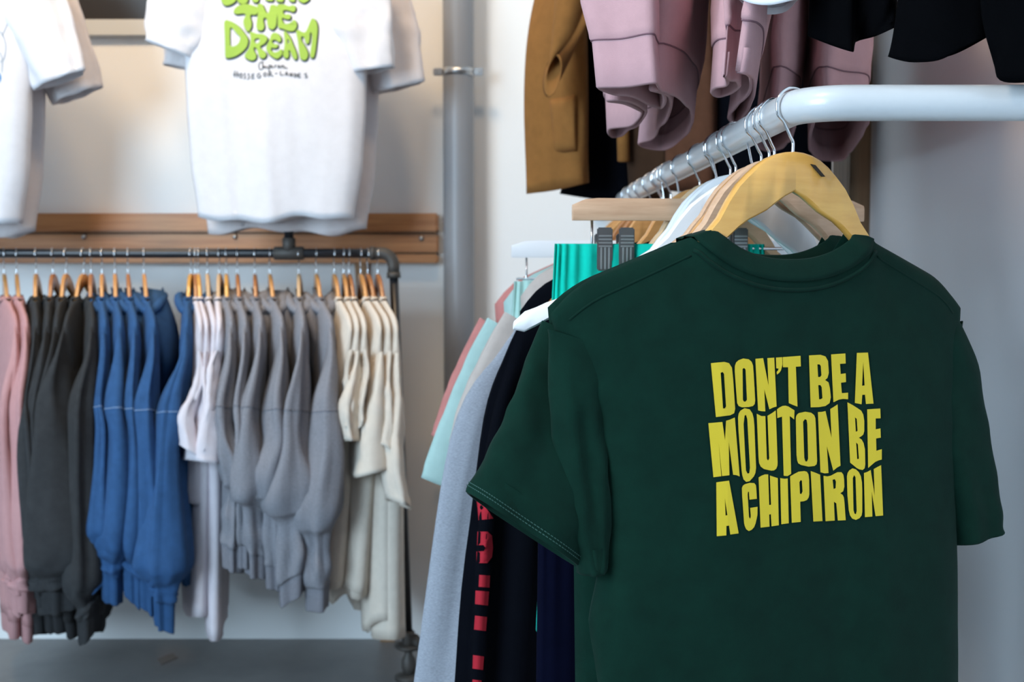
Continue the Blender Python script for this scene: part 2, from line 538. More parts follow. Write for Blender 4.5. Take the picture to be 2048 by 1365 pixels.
def hanger(label, mat, loc, rz, scale=1.0, loop_r=0.0235, drop=0.0515, group=None, slot=False, flip=1, wire=0.0019):
    """shirt hanger; loc = peak of the wood"""
    key = (mat, scale, loop_r, drop, slot, flip)
    if key in _hcache:
        t = copy_tree(_hcache[key])
        t.location = Vector(loc) * K; t.rotation_euler = (0, 0, rz)
        tag(t, label, 'hanger', group)
        return t
    t = thing('clothes_hanger', label, 'hanger', loc, rz, group)
    for sg in (-1, 1):
        vs, fs = arm_data(sg, s=scale)
        arm = mesh('arm', vs, fs, M[mat], t)
        md = arm.modifiers.new('edges', 'EDGE_SPLIT'); md.split_angle = math.radians(50)
        if slot and sg == 1:
            vs, fs = [], []
            for y_ in (-0.0085, 0.0):
                for (x, z) in ((0.020, -0.014), (0.026, -0.015), (0.040, -0.028), (0.036, -0.028)):
                    vs.append((x, y_, z))
            mesh('strap_slot_shade', vs, [[0, 3, 2, 1], [4, 5, 6, 7], [0, 1, 5, 4], [1, 2, 6, 5], [2, 3, 7, 6], [3, 0, 4, 7]], M['slot'], arm, False)  # slot is not cut: raised dark slab painted as its shaded inside
    tube('hook', hook_path(loop_r, drop, scale, flip), wire, M['chrome'], t, 8)
    _hcache[key] = t
    return t


def clip_hanger(label, mat, loc, rz, half=0.17, drop=0.0515, loop_r=0.0235, clips=(-0.11, 0.11), clip_mat='clip_dark', flip=1):
    t = thing('clip_hanger', label, 'hanger', loc, rz)
    # wooden bar, slightly arched top with rounded ends
    vs = []; fs = []; n = 24
    for i in range(n + 1):
        x = -half + 2 * half * i / n
        e = abs(x) / half
        zt_ = -0.002 - 0.010 * max(0, (e - 0.86) / 0.14) ** 2
        zb = -0.036
        for (yy, zz) in ((-0.006, zb), (-0.0075, zb + 0.004), (-0.0075, zt_ - 0.004), (-0.005, zt_), (0.005, zt_), (0.0075, zt_ - 0.004), (0.0075, zb + 0.004), (0.006, zb)):
            vs.append((x, yy, zz))
    for i in range(n):
        for k in range(8):
            k2 = (k + 1) % 8
            fs.append([i * 8 + k, i * 8 + k2, (i + 1) * 8 + k2, (i + 1) * 8 + k])
    fs.append(list(range(8))[::-1]); fs.append([n * 8 + k for k in range(8)])
    bar = mesh('bar', vs, fs, M[mat], t)
    md = bar.modifiers.new('edges', 'EDGE_SPLIT'); md.split_angle = math.radians(40)
    tube('hook', hook_path(loop_r, drop, 1, flip), 0.0019, M['chrome'], t, 8)
    w = []
    for s in (-1, 1):
        tube('wire_post', [(s * (half - 0.03), 0, -0.030), (s * (half - 0.03), 0, -0.075), (s * (half - 0.026), 0, -0.079)], 0.0022, M['chrome'], t, 8)
    tube('clip_wire', [(-half + 0.01, 0, -0.078), (0, 0, -0.079), (half - 0.01, 0, -0.078)], 0.0024, M['chrome'], t, 8)
    for cx in clips:
        # ribbed jaw plate with coil and rear jaw
        vs, fs = box_data(cx, -0.012, -0.080, 0.024, 0.006, 0.066, 0.002)
        c = mesh('clip', vs, fs, M[clip_mat], t, False)
        for k in range(3):
            box('clip_rib', (cx - 0.006 + 0.006 * k, -0.0158, -0.094), (0.0026, 0.003, 0.034), M['zinc'], c, 0.0008)
        for k in range(4):
            box('clip_ridge', (cx, -0.0158, -0.060 - 0.0052 * k), (0.021, 0.003, 0.0024), M['zinc'], c, 0.0008)
        box('clip_jaw', (cx, 0.012, -0.085), (0.024, 0.006, 0.058), M['zinc'], c, 0.002)
        tube('clip_coil', [(cx - 0.010, 0, -0.078), (cx + 0.010, 0, -0.078)], 0.009, M['zinc'], c, 12)
    return t


# ------------------------------------------------------------------ garments
class Body:
    """shirt body: two cloth sheets joined at shoulders and sides, open at neck and hem. local z=0 at the neck points"""

    def __init__(s, S=0.295, prof=None, L=0.74, nw=0.125, ndf=0.10, ndb=0.05, slope=0.44, T=0.045, Tn=0.03, fold=0.012,
                 seed=1.0, hemw=0.008, droop=0.02, nu=24, nv=26, freq=2.6, lean=0.0, seam=0.0, hb=0.030, hs=1.0):
        s.__dict__.update(locals()); del s.__dict__['s']
        s.prof = prof or [(0, S, S), (0.12, S * 0.99, S * 0.99), (0.3, S * 0.93, S * 0.93), (1, S * 0.95, S * 0.95)]
        s.pl = [(a[0], a[1]) for a in s.prof]; s.pr = [(a[0], a[2]) for a in s.prof]

    def hw(s, u, v):
        return interp(s.pl if u < 0 else s.pr, v)

    def top(s, x, side):
        ax = abs(x)
        if ax >= s.nw:
            z = -s.slope * (ax - s.nw) - s.droop * max(0, (ax - 0.8 * s.S) / (0.2 * s.S)) ** 2
        else:
            nd = s.ndf if side > 0 else s.ndb
            z = -nd * max(0.0, 1 - (ax / s.nw) ** 2.2) ** 0.75
        return z

    def pos(s, u, v, side):
        x = u * s.hw(u, v)
        zt_ = s.top(u * s.S, side)
        hem = -s.L + s.hemw * math.sin(u * 4 + s.seed) + s.hemw * 0.7 * math.sin(u * 9 + s.seed * 2)
        z = zt_ * (1 - v) + hem * v
        au = abs(u)
        edge = max(0.0, 1 - au ** lerp(12.0, 3.0, sstep(0.03, 0.35, v))) ** 0.5
        q = min(1.0, v / 0.16)
        rise = math.sqrt(max(0, 1 - (1 - q) ** 2))
        inn = 1 - sstep(s.nw * 0.85, s.nw * 1.15, au * s.S)
        th = lerp(rise * lerp(s.Tn, s.T, sstep(0, 0.5, v)), lerp(s.Tn, s.T, sstep(0, 0.5, v)), inn)
        if v > 0.002: th = max(th, 0.0105 * s.hs * min(1.0, v / 0.012) * (1 - 0.6 * v))
        amp = s.fold * sstep(0.02, 0.75, v)
        n1 = noise.noise(Vector((u * s.freq + v * 0.5, v * 0.7, s.seed + side * 3.1)))
        n2 = noise.noise(Vector((u * s.freq * 2.4 - v * 0.6, v * 1.3, s.seed * 1.7 + side * 5.3)))
        com = noise.noise(Vector((u * 1.6, v * 0.6, s.seed + 20))) * 0.8
        y = side * th * edge + amp * (n1 * 0.9 + n2 * 0.5) * (0.35 + 0.65 * edge) + amp * com + s.lean * v + s.hb * s.hs * min(1.0, abs(x) / (HW * s.hs)) ** 1.6 * (1 - 0.8 * v)
        return Vector((x, y, z))

    def vrows(s):
        rows = [0, 0.004, 0.012, 0.024, 0.04, 0.062]
        n = s.nv
        rows += [0.062 + (1 - 0.062) * i / n for i in range(1, n + 1)]
        return rows

    def data(s):
        us = [math.sin(-math.pi / 2 + math.pi * i / s.nu) * 0.35 + (-1 + 2 * i / s.nu) * 0.65 for i in range(s.nu + 1)]
        loop = [(u, 1) for u in us] + [(u, -1) for u in us[-2:0:-1]]
        rows = s.vrows(); n = len(loop)
        vs = []; fs = []
        for v in rows:
            for (u, sd) in loop: vs.append(s.pos(u, v, sd))
        last = [Vector(p) for p in vs[-n:]]
        c = sum(last, Vector()) / n
        hgt = 0.03
        for dz, k in ((0.0, 0.985), (hgt, 0.975)):
            for p in last:
                q = Vector((c.x + (p.x - c.x) * (0.5 + 0.5 * k), c.y + (p.y - c.y) * k, p.z + dz))
                vs.append(q)
        R = len(rows) + 2
        for i in range(R - 1):
            for k in range(n):
                k2 = (k + 1) % n
                fs.append([i * n + k2, i * n + k, (i + 1) * n + k, (i + 1) * n + k2])
        return vs, fs

    def at(s, x, z, side):
        """surface point at local x,z"""
        v = 0.4; u = 0
        for _ in range(12):
            h = s.hw(x, v); u = max(-1, min(1, x / h))
            zt_ = s.top(u * s.S, side)
            hem = -s.L + s.hemw * math.sin(u * 4 + s.seed) + s.hemw * 0.7 * math.sin(u * 9 + s.seed * 2)
            v = max(0, min(1, (z - zt_) / (hem - zt_)))
        return s.pos(u, v, side)

    def collar_data(s, band=0.024, n=48, th=0.0025):
        """rib band standing up from the neckline"""
        vs = []; fs = []
        ring = []
        for k in range(n):
            a = 2 * math.pi * k / n
            x = math.cos(a); side = 1 if math.sin(a) >= 0 else -1
            u = x * s.nw / s.S
            p = s.pos(u, 0.0, side)
            ring.append((p, math.sin(a), x))
        prof = [(-0.004, 0.0020), (0.0, 0.0026), (0.25, 0.0024), (0.6, 0.0012), (0.95, -0.001), (1.0, -0.0025), (0.95, -0.004), (0.5, -0.002), (0.0, -0.0005)]
        for (f, off) in prof:
            for (p, sn, x) in ring:
                out = Vector((x * 0.5, sn, 0)).normalized()
                inn = -f * band * 0.30
                lift = band * f * (0.30 + 0.70 * abs(sn))
                vs.append(p + out * (off + inn * (0.4 + 0.6 * abs(sn))) + Vector((-x * band * f * 0.75, 0, lift)))
        m_ = len(prof)
        for i in range(m_ - 1):
            for k in range(n):
                k2 = (k + 1) % n
                fs.append([i * n + k, i * n + k2, (i + 1) * n + k2, (i + 1) * n + k])
        return vs, fs


def sleeve_data(path, hw, th, y=None, n=22, seed=0.0, amp=0.006, per=5, bunch=0.0, inner=0.03, freq=1.6, slant=0.0):
    """flattened cloth tube. path: list of (x,z) ; hw in plane half width, th half thickness (lists)"""
    cols = [(p[0], p[1], h_, t_, (y[i] if y else 0.0)) for i, (p, h_, t_) in enumerate(zip(path, hw, th))]
    cs = catmull(cols, per)
    m_ = len(cs)
    vs = []; fs = []
    for i, c in enumerate(cs):
        a = cs[max(0, i - 1)]; b = cs[min(m_ - 1, i + 1)]
        d = Vector((b[0] - a[0], 0, b[1] - a[1])).normalized()
        e = Vector((-d.z, 0, d.x))
        f = i / (m_ - 1)
        for k in range(n):
            ph = 2 * math.pi * k / n
            cph, sph = math.cos(ph), math.sin(ph)
            g = noise.noise(Vector((cph * freq + seed, sph * freq, f * 1.4 + seed)))
            g += 0.35 * noise.noise(Vector((cph * 2.4, sph * 2.4 + seed, f * 8.0)))
            bu = bunch * sstep(0.55, 0.95, f) * math.sin(f * 46 + seed * 3 + 1.5 * sph + g * 3)
            r = 1.0
            p = Vector((c[0], c[4], c[1])) + e * (c[2] * cph) + Vector((0, 1, 0)) * (c[3] * sph)
            nrm = (e * cph * c[3] + Vector((0, 1, 0)) * sph * c[2]).normalized()
            p += nrm * (amp * sstep(0.0, 0.3, f) * g * 1.6 + bu)
            p.z += slant * sstep(0.3, 1.0, f) * (p.y - c[4]) / max(c[3], 1e-4)
            vs.append(p)
    last = [Vector(p) for p in vs[-n:]]
    cc = sum(last, Vector()) / n
    a, b = cs[-2], cs[-1]
    d = Vector((b[0] - a[0], 0, b[1] - a[1])).normalized()
    for back, k_ in ((0.0, 0.93), (inner, 0.9)):
        for p in last: vs.append(cc + (p - cc) * k_ - d * back)
    R = m_ + 2
    for i in range(R - 1):
        for k in range(n):
            k2 = (k + 1) % n
            fs.append([i * n + k, i * n + k2, (i + 1) * n + k2, (i + 1) * n + k])
    return vs, fs, last


def band_data(ring, d, length, tuck=0.94, th=0.004, end=1.0):
    """rib cuff or hem band continuing a ring of points along direction d"""
    n = len(ring)
    cc = sum(ring, Vector()) / n
    vs = []; fs = []
    prof = [(-0.012, tuck * 0.97), (0.0, tuck), (0.10, tuck * 1.0), (0.5, lerp(tuck, end, 0.5)), (0.96, end), (1.0, end * 0.985), (0.98, end * 0.95), (0.3, end * 0.92)]
    for (f, k) in prof:
        for p in ring: vs.append(cc + (p - cc) * k + d * (f * length if f >= 0 else f))
    for i in range(len(prof) - 1):
        for k in range(n):
            k2 = (k + 1) % n
            fs.append([i * n + k, i * n + k2, (i + 1) * n + k2, (i + 1) * n + k])
    return vs, fs


def loft_loops(loops, close_top=True):
    n = len(loops[0]); vs = [p for l in loops for p in l]; fs = []
    for i in range(len(loops) - 1):
        for k in range(n):
            k2 = (k + 1) % n
            fs.append([i * n + k, i * n + k2, (i + 1) * n + k2, (i + 1) * n + k])
    return vs, fs


def poly_print(name, loops, mapper, mat, parent, cuts=2, smooth_pts=0):
    """flat printed shape: outer loop + holes in drawing coordinates, laid on a surface by mapper(x, y)"""
    lp = [catmull(l, smooth_pts, True) if smooth_pts else l for l in loops]
    flat = [p for l in lp for p in l]
    tris = tessellate_polygon([[Vector((p[0], p[1], 0)) for p in l] for l in lp])
    bm = bmesh.new()
    bv = [bm.verts.new((p[0], p[1], 0)) for p in flat]
    for tr in tris:
        try: bm.faces.new([bv[i] for i in tr])
        except ValueError: pass
    if cuts: bmesh.ops.subdivide_edges(bm, edges=list(bm.edges), cuts=cuts, use_grid_fill=True)
    bmesh.ops.triangulate(bm, faces=list(bm.faces))
    bm.verts.ensure_lookup_table(); bm.verts.index_update()
    vs = [mapper(v.co.x, v.co.y) for v in bm.verts]
    fs = [[v.index for v in f.verts] for f in bm.faces]
    bm.free()
    return mesh(name, vs, fs, mat, parent, True)


def strokes_print(name, lines, w, mapper, mat, parent):
    vs = []; fs = []
    for ln in lines:
        pts = catmull(ln, 4) if len(ln) > 2 else ln
        base = len(vs)
        for i, p in enumerate(pts):
            a = pts[max(0, i - 1)]; b = pts[min(len(pts) - 1, i + 1)]
            d = Vector((b[0] - a[0], b[1] - a[1]))
            d = d.normalized() if d.length > 1e-6 else Vector((1, 0))
            nn = Vector((-d.y, d.x)) * w / 2
            vs.append(mapper(p[0] + nn.x, p[1] + nn.y)); vs.append(mapper(p[0] - nn.x, p[1] - nn.y))
        for i in range(len(pts) - 1):
            fs.append([base + 2 * i, base + 2 * i + 1, base + 2 * i + 3, base + 2 * i + 2])
    return mesh(name, vs, fs, mat, parent, True)


# ------------------------------------------------------------------ white rail (right)
XR0 = 0.3288; DBEND = 1.37
ZR = P(1600, 205, 1.37).z


def rail_x(D): return XR0 - 0.015 * (D - DBEND)


rr = 0.0203
path = [(rail_x(D), D, ZR) for D in (YW, 3.4, 2.8, 2.2, 1.8, 1.6, 1.46)]
R_ = 0.056; yb = 1.374
for i in range(11):
    a = math.pi / 2 * i / 10
    path.append((rail_x(1.4) + R_ - R_ * math.cos(a), yb + R_ - R_ * math.sin(a), ZR))
path += [(0.55, yb, ZR), (0.7, yb + 0.002, ZR), (XS, yb + 0.004, ZR)]
t = thing('clothes_rail', 'glossy white painted tube rail bending right above the green t-shirt', 'clothes rail', (rail_x(1.4), 1.41, ZR))
tube('rail', [(p[0] - rail_x(1.4), p[1] - 1.41, 0) for p in path], rr, M['rail_white'], t, 32)
tube('wall_flange', [(XS - 0.012 - rail_x(1.4), yb + 0.004 - 1.41, 0), (XS - rail_x(1.4), yb + 0.004 - 1.41, 0)], [0.045, 0.048], M['rail_white'], t, 24)

LOOP = rr + 0.0026
DROP = 0.0515


def on_rail(D): return (rail_x(D), D, ZR - DROP)


YAW = math.radians(22)
HG = -0.093         # garment neck height relative to the hanger peak


# ------------------------------------------------------------------ generic garment builders
def make_tee(name, label, cat, loc, rz, mat, body, sleeves, rib=None, group=None, inner=0.03, sn=24, samp=0.006, shem=True):
    t = thing(name, label, cat, loc, rz, group)
    vs, fs = body.data()
    mesh('body', vs, fs, M[mat], t, weld=True)
    vs, fs = body.collar_data()
    mesh('collar', vs, fs, M[rib or mat], t)
    for i, sl in enumerate(sleeves):
        vs, fs, last = sleeve_data(sl['path'], sl['hw'], sl['th'], sl.get('y'), n=sn, seed=body.seed + i * 7.7, amp=sl.get('amp', samp), per=sl.get('per', 6), slant=sl.get('slant', 0.0))
        mesh('sleeve', vs, fs, M[mat], t)
    return t


def tee_sleeve(S, zs, sg, length=0.27, drop=0.86, hw0=0.105, hw1=0.085, th0=0.018, th1=0.035, y=0.0):
    """standard short sleeve hanging from shoulder end; drop = 0..1 steepness"""
    a = lerp(0.4, 1.45, drop)
    d = (math.cos(a), -math.sin(a))
    c0 = (S - 0.055, zs - 0.085)
    p = [c0]
    for f in (0.33, 0.66, 1.0):
        p.append((c0[0] + d[0] * length * f + 0.02 * math.sin(f * 2.0), c0[1] + d[1] * length * f))
    return dict(path=[(sg * q[0], q[1]) for q in p], hw=[hw0, hw0 * 0.97, (hw0 + hw1) / 2, hw1], th=[th0, lerp(th0, th1, .5), th1, th1], y=[0, y * 0.4, y * 0.8, y])


# ------------------------------------------------------------------ hero: dark green t-shirts
def print_px(t_loc, rz, body, side, off):
    """mapper from photograph pixel to a point on the garment's sheet (local)"""
    c, s_ = math.cos(rz), math.sin(rz)
    ox, oy, oz = t_loc

    def f(px, py):
        ydep = -body.Tn * 1.2
        x = z = 0
        for _ in range(5):
            # intersect pixel ray with the plane local y = ydep
            r = P(px, py, 1.0)
            d = Vector((r.x, 1.0, r.z - H))
            o = Vector((-ox, -oy, H - oz))
            dl = Vector((c * d.x + s_ * d.y, -s_ * d.x + c * d.y, d.z))
            ol = Vector((c * o.x + s_ * o.y, -s_ * o.x + c * o.y, o.z))
            k = (ydep - ol.y) / dl.y
            p = ol + dl * k
            x, z = p.x, p.z
            q = body.at(x, z, side)
            ydep = q.y
        return Vector((x, ydep + side * off, z))
    return f


D1 = 1.413
hanger('yellow varnished wooden hanger holding the front dark green t-shirt', 'hanger', on_rail(D1), YAW, 1.0, LOOP, DROP, slot=True)
b1 = Body(S=0.287, prof=[(0, 0.287, 0.292), (0.05, 0.276, 0.290), (0.10, 0.254, 0.286), (0.16, 0.237, 0.283), (0.29, 0.227, 0.281), (0.38, 0.235, 0.281), (0.45, 0.246, 0.283), (0.52, 0.238, 0.284), (0.6, 0.224, 0.286), (0.85, 0.216, 0.290), (1, 0.215, 0.292)],
          L=0.86, nw=0.122, ndf=0.085, ndb=0.052, slope=0.40, T=0.05, Tn=0.022, fold=0.014, seed=3.2, nu=64, nv=70, droop=0.022, freq=1.7)
loc1 = (rail_x(D1) - 0.008, D1, ZR - DROP + HG - 0.006)
g1 = thing('t_shirt', 'dark green t-shirt with yellow lettering on its back, frontmost on the white rail', 't-shirt', loc1, YAW)
vs, fs = b1.data(); mesh('body', vs, fs, M['green'], g1, weld=True)
vs, fs = b1.collar_data(0.026, 96); mesh('collar', vs, fs, M['green_rib'], g1)
# left sleeve hangs folded against the body, right sleeve hangs outwards
sl_l = dict(path=[(-0.238, -0.122), (-0.254, -0.175), (-0.250, -0.25), (-0.246, -0.32), (-0.243, -0.378)], hw=[0.055, 0.034, 0.029, 0.025, 0.016], th=[0.018, 0.024, 0.025, 0.023, 0.018], y=[0.030, 0.030, 0.026, 0.016, 0.008])
sl_r = dict(path=[(0.222, -0.130), (0.260, -0.187), (0.287, -0.275), (0.306, -0.345), (0.313, -0.388)], hw=[0.070, 0.066, 0.056, 0.050, 0.047], th=[0.016, 0.030, 0.034, 0.034, 0.034], y=[0.03, 0.03, 0.03, 0.03, 0.03])
for i, sl in enumerate((sl_l, sl_r)):
    vs, fs, last = sleeve_data(sl['path'], sl['hw'], sl['th'], sl['y'], n=40, seed=2 + i * 5, amp=0.005, per=10)
    mesh('sleeve', vs, fs, M['green'], g1)


def surf_tube(name, pts, r, body, side, mat, parent, off=0.0, n=8):
    tube(name, [body.at(x, z, side) + Vector((0, side * off, 0)) for (x, z) in pts], r, mat, parent, n)


# neck tape ridge below the collar and shoulder seams
nk = []
for k in range(41):
    x = -0.126 + 0.252 * k / 40
    ztop = b1.top(min(0.1219, abs(x)), -1)
    nk.append((x, ztop - 0.010 - 0.006 * (abs(x) / 0.126) ** 4))
surf_tube('neck_tape', nk, 0.0026, b1, -1, M['green_rib'], g1, 0.0)
for sg in (-1, 1):
    ss = [(sg * lerp(0.128, 0.268, k / 16), b1.top(lerp(0.128, 0.268, k / 16), -1) - lerp(0.020, 0.026, k / 16)) for k in range(17)]
    surf_tube('shoulder_seam', ss, 0.0016, b1, -1, M['green_rib'], g1, -0.0004)

S1 = 2.968
LET = {
    'D1': [[(120, 198), (200, 190), (228, 198), (245, 225), (252, 290), (264, 470), (258, 495), (235, 507), (150, 518)], [(178, 255), (190, 250), (198, 262), (210, 455), (203, 466), (192, 467)]],
    'O1': [[(262, 215), (270, 193), (285, 180), (312, 170), (345, 175), (362, 190), (370, 212), (374, 260), (383, 420), (380, 440), (370, 452), (345, 458), (305, 460), (285, 452), (276, 435), (274, 415), (262, 250)], [(308, 232), (317, 226), (326, 236), (334, 415), (326, 426), (316, 426), (310, 416)]],
    'N1': [[(384, 172), (430, 168), (462, 330), (455, 168), (496, 165), (510, 455), (490, 461), (467, 472), (437, 352), (443, 484), (420, 483), (400, 478)]],
    'Q1': [[(506, 165), (543, 162), (545, 205), (536, 240), (526, 255), (512, 266), (510, 250), (519, 240), (522, 230), (508, 228)]],
    'T1': [[(546, 162), (652, 154), (654, 217), (624, 219), (634, 456), (610, 447), (582, 435), (578, 222), (548, 222)]],
    'B1': [[(702, 152), (770, 148), (800, 158), (815, 185), (820, 255), (812, 285), (798, 298), (818, 312), (826, 345), (832, 400), (824, 435), (800, 452), (760, 459), (712, 460)], [(752, 205), (765, 205), (772, 215), (776, 270), (768, 280), (756, 280)], [(757, 328), (770, 328), (777, 340), (782, 405), (772, 412), (762, 412)]],
    'E1': [[(833, 146), (918, 140), (920, 200), (886, 202), (890, 262), (920, 258), (922, 310), (892, 314), (897, 376), (934, 373), (934, 412), (905, 410), (880, 414), (847, 430)]],
    'A1': [[(986, 137), (1052, 135), (1085, 438), (1040, 440), (1034, 385), (1018, 386), (1014, 442), (974, 434)], [(1024, 190), (1032, 330), (1017, 332)]],
    'M2': [[(105, 554), (188, 547), (204, 655), (210, 540), (235, 532), (262, 520), (291, 870), (270, 862), (252, 860), (226, 665), (230, 863), (186, 868), (166, 668), (182, 869), (135, 875)]],
    'O2': [[(281, 520), (285, 497), (295, 480), (320, 465), (350, 472), (366, 495), (374, 525), (378, 570), (388, 820), (384, 850), (375, 870), (350, 898), (330, 903), (314, 888), (306, 862), (302, 830), (284, 600)], [(314, 560), (320, 510), (328, 504), (336, 530), (352, 820), (348, 850), (338, 854), (328, 835)]],
    'U2': [[(392, 498), (420, 512), (443, 512), (452, 765), (459, 776), (466, 764), (456, 510), (480, 496), (505, 478), (516, 785), (515, 806), (508, 824), (495, 834), (480, 836), (455, 831), (435, 826), (416, 812), (406, 790), (403, 760)]],
    'T2': [[(512, 472), (528, 460), (545, 452), (562, 450), (580, 455), (616, 478), (614, 532), (600, 520), (588, 512), (596, 855), (575, 868), (552, 866), (542, 515), (514, 524)]],
    'O3': [[(624, 520), (630, 504), (642, 494), (680, 486), (715, 492), (733, 506), (740, 525), (744, 600), (750, 780), (747, 798), (735, 808), (700, 812), (655, 802), (638, 792), (632, 775), (628, 740)], [(667, 545), (678, 530), (688, 535), (692, 560), (697, 765), (690, 782), (680, 780), (674, 760)]],
    'N2': [[(755, 488), (778, 487), (800, 482), (836, 640), (828, 470), (850, 457), (872, 442), (889, 806), (868, 818), (846, 836), (808, 690), (818, 850), (795, 852), (770, 845)]],
    'B2': [[(930, 430), (960, 446), (990, 465), (1012, 480), (1024, 503), (1030, 540), (1030, 600), (1024, 622), (1012, 632), (998, 640), (1015, 652), (1026, 672), (1034, 710), (1036, 800), (1032, 822), (1020, 832), (1000, 828), (985, 820), (946, 788)], [(975, 520), (985, 528), (990, 600), (980, 605)], [(982, 668), (992, 680), (998, 765), (988, 768)]],
    'E2': [[(1047, 472), (1125, 467), (1127, 525), (1098, 526), (1098, 590), (1126, 585), (1128, 640), (1100, 645), (1102, 718), (1134, 708), (1134, 770), (1115, 775), (1095, 784), (1053, 820)]],
    'A3': [[(152, 905), (228, 895), (285, 1208), (235, 1215), (228, 1162), (212, 1164), (212, 1220), (155, 1225)], [(203, 1000), (218, 1100), (207, 1102)]],
    'C3': [[(304, 940), (309, 926), (320, 917), (350, 908), (378, 910), (387, 922), (390, 950), (393, 1003), (349, 1008), (346, 962), (341, 960), (338, 975), (346, 1110), (353, 1122), (357, 1108), (353, 1057), (397, 1050), (396, 1100), (385, 1150), (376, 1172), (362, 1187), (345, 1194), (330, 1184), (321, 1165), (317, 1145), (306, 990)]],
    'H3': [[(403, 876), (420, 866), (440, 858), (460, 858), (466, 1040), (477, 1038), (470, 865), (517, 880), (523, 1160), (480, 1166), (476, 1094), (466, 1096), (468, 1168), (415, 1174)]],
    'I3': [[(531, 880), (556, 884), (576, 882), (582, 1148), (538, 1154)]],
    'P3': [[(590, 870), (615, 855), (640, 842), (675, 838), (690, 843), (699, 858), (703, 890), (704, 975), (700, 995), (690, 1010), (672, 1017), (650, 1020), (653, 1140), (600, 1145)], [(645, 905), (652, 892), (660, 895), (664, 960), (656, 975), (648, 972)]],
    'I4': [[(712, 838), (740, 848), (768, 860), (782, 1135), (728, 1138)]],
    'R3': [[(788, 866), (810, 870), (830, 866), (870, 845), (895, 845), (906, 860), (910, 885), (912, 930), (905, 958), (888, 970), (902, 980), (909, 995), (912, 1020), (920, 1130), (873, 1132), (864, 1030), (850, 1020), (855, 1132), (800, 1136)], [(842, 890), (855, 886), (862, 900), (860, 940), (848, 945)]],
    'O4': [[(927, 870), (931, 850), (940, 835), (960, 822), (980, 828), (998, 845), (1010, 870), (1016, 905), (1018, 950), (1018, 1080), (1014, 1102), (1002, 1118), (980, 1128), (958, 1120), (945, 1100), (938, 1070), (930, 980)], [(962, 880), (970, 862), (978, 875), (985, 1075), (980, 1095), (972, 1090), (966, 1070)]],
    'N3': [[(1028, 850), (1048, 843), (1068, 832), (1092, 985), (1086, 826), (1108, 814), (1130, 803), (1142, 1102), (1097, 1106), (1074, 960), (1078, 1108), (1034, 1112)]],
}
mp = print_px(loc1, YAW, b1, -1, 0.0014)
for k_, loops in LET.items():
    poly_print('printed_letter', [[(1380 + x / S1, 660 + y / S1) for (x, y) in l] for l in loops], mp, M['yellow_print'], g1, 3)

# second green t-shirt just behind, its left sleeve flaring out
D2 = 1.495
YAW2 = math.radians(23)
hanger('plain beech hanger right behind the yellow varnished one', 'hanger_pink', on_rail(1.507), YAW2, 1.0, LOOP, DROP)
b2 = Body(S=0.292, L=0.88, nw=0.122, ndf=0.09, ndb=0.048, slope=0.40, T=0.045, Tn=0.020, fold=0.016, seed=8.2, nu=40, nv=44, droop=0.015, freq=1.8,
          prof=[(0, 0.292, 0.292), (0.12, 0.28, 0.285), (0.3, 0.262, 0.270), (0.6, 0.262, 0.270), (1, 0.25, 0.275)])
loc2 = (rail_x(1.507) - 0.004, 1.507, ZR - DROP + HG - 0.006)
g2 = thing('t_shirt', 'dark green t-shirt with a flared left sleeve, second on the white rail', 't-shirt', loc2, YAW2)
vs, fs = b2.data(); mesh('body', vs, fs, M['green'], g2, weld=True)
vs, fs = b2.collar_data(0.028, 64); mesh('collar', vs, fs, M['green_rib'], g2)
sl_l = dict(path=[(-0.235, -0.135), (-0.262, -0.185), (-0.292, -0.240), (-0.326, -0.295), (-0.352, -0.332)], hw=[0.078, 0.080, 0.083, 0.087, 0.090], th=[0.020, 0.034, 0.040, 0.044, 0.044], y=[0.02, 0.0, -0.02, -0.035, -0.04])
sl_r = dict(path=[(0.235, -0.15), (0.265, -0.21), (0.278, -0.28), (0.286, -0.35)], hw=[0.09, 0.066, 0.055, 0.05], th=[0.016, 0.03, 0.03, 0.03], y=[0, 0.01, 0.02, 0.02])
for i, sl in enumerate((sl_l, sl_r)):
    vs, fs, last = sleeve_data(sl['path'], sl['hw'], sl['th'], sl['y'], n=44, seed=6 + i * 5, amp=0.009, per=10, freq=1.1)
    s_ob = mesh('sleeve', vs, fs, M['green'], g2)
    if i == 0:       # dashed hem stitching
        m_ = (len(vs) // 44) - 2
        for row, gap in ((m_ - 3, 0), (m_ - 4, 0)):
            ring = [Vector(p) for p in vs[row * 44:(row + 1) * 44]]
            cc = sum(ring, Vector()) / 44
            sv = []; sf = []
            for k in range(44):
                a_, b_ = ring[k], ring[(k + 1) % 44]
                for h0, h1 in ((0.05, 0.30), (0.40, 0.65), (0.75, 0.97)):
                    p0 = a_.lerp(b_, h0); p1 = a_.lerp(b_, h1)
                    o0 = (p0 - cc).normalized() * 0.0012
                    ba = len(sv)
                    sv += [p0 + o0 + Vector((0, 0, 0.0006)), p1 + o0 + Vector((0, 0, 0.0006)), p1 + o0 - Vector((0, 0, 0.0006)), p0 + o0 - Vector((0, 0, 0.0006))]
                    sf.append([ba, ba + 1, ba + 2, ba + 3])
            st = mesh('hem_stitching', sv, sf, M['green_thread'], s_ob, False)
            st['kind'] = 'stuff'

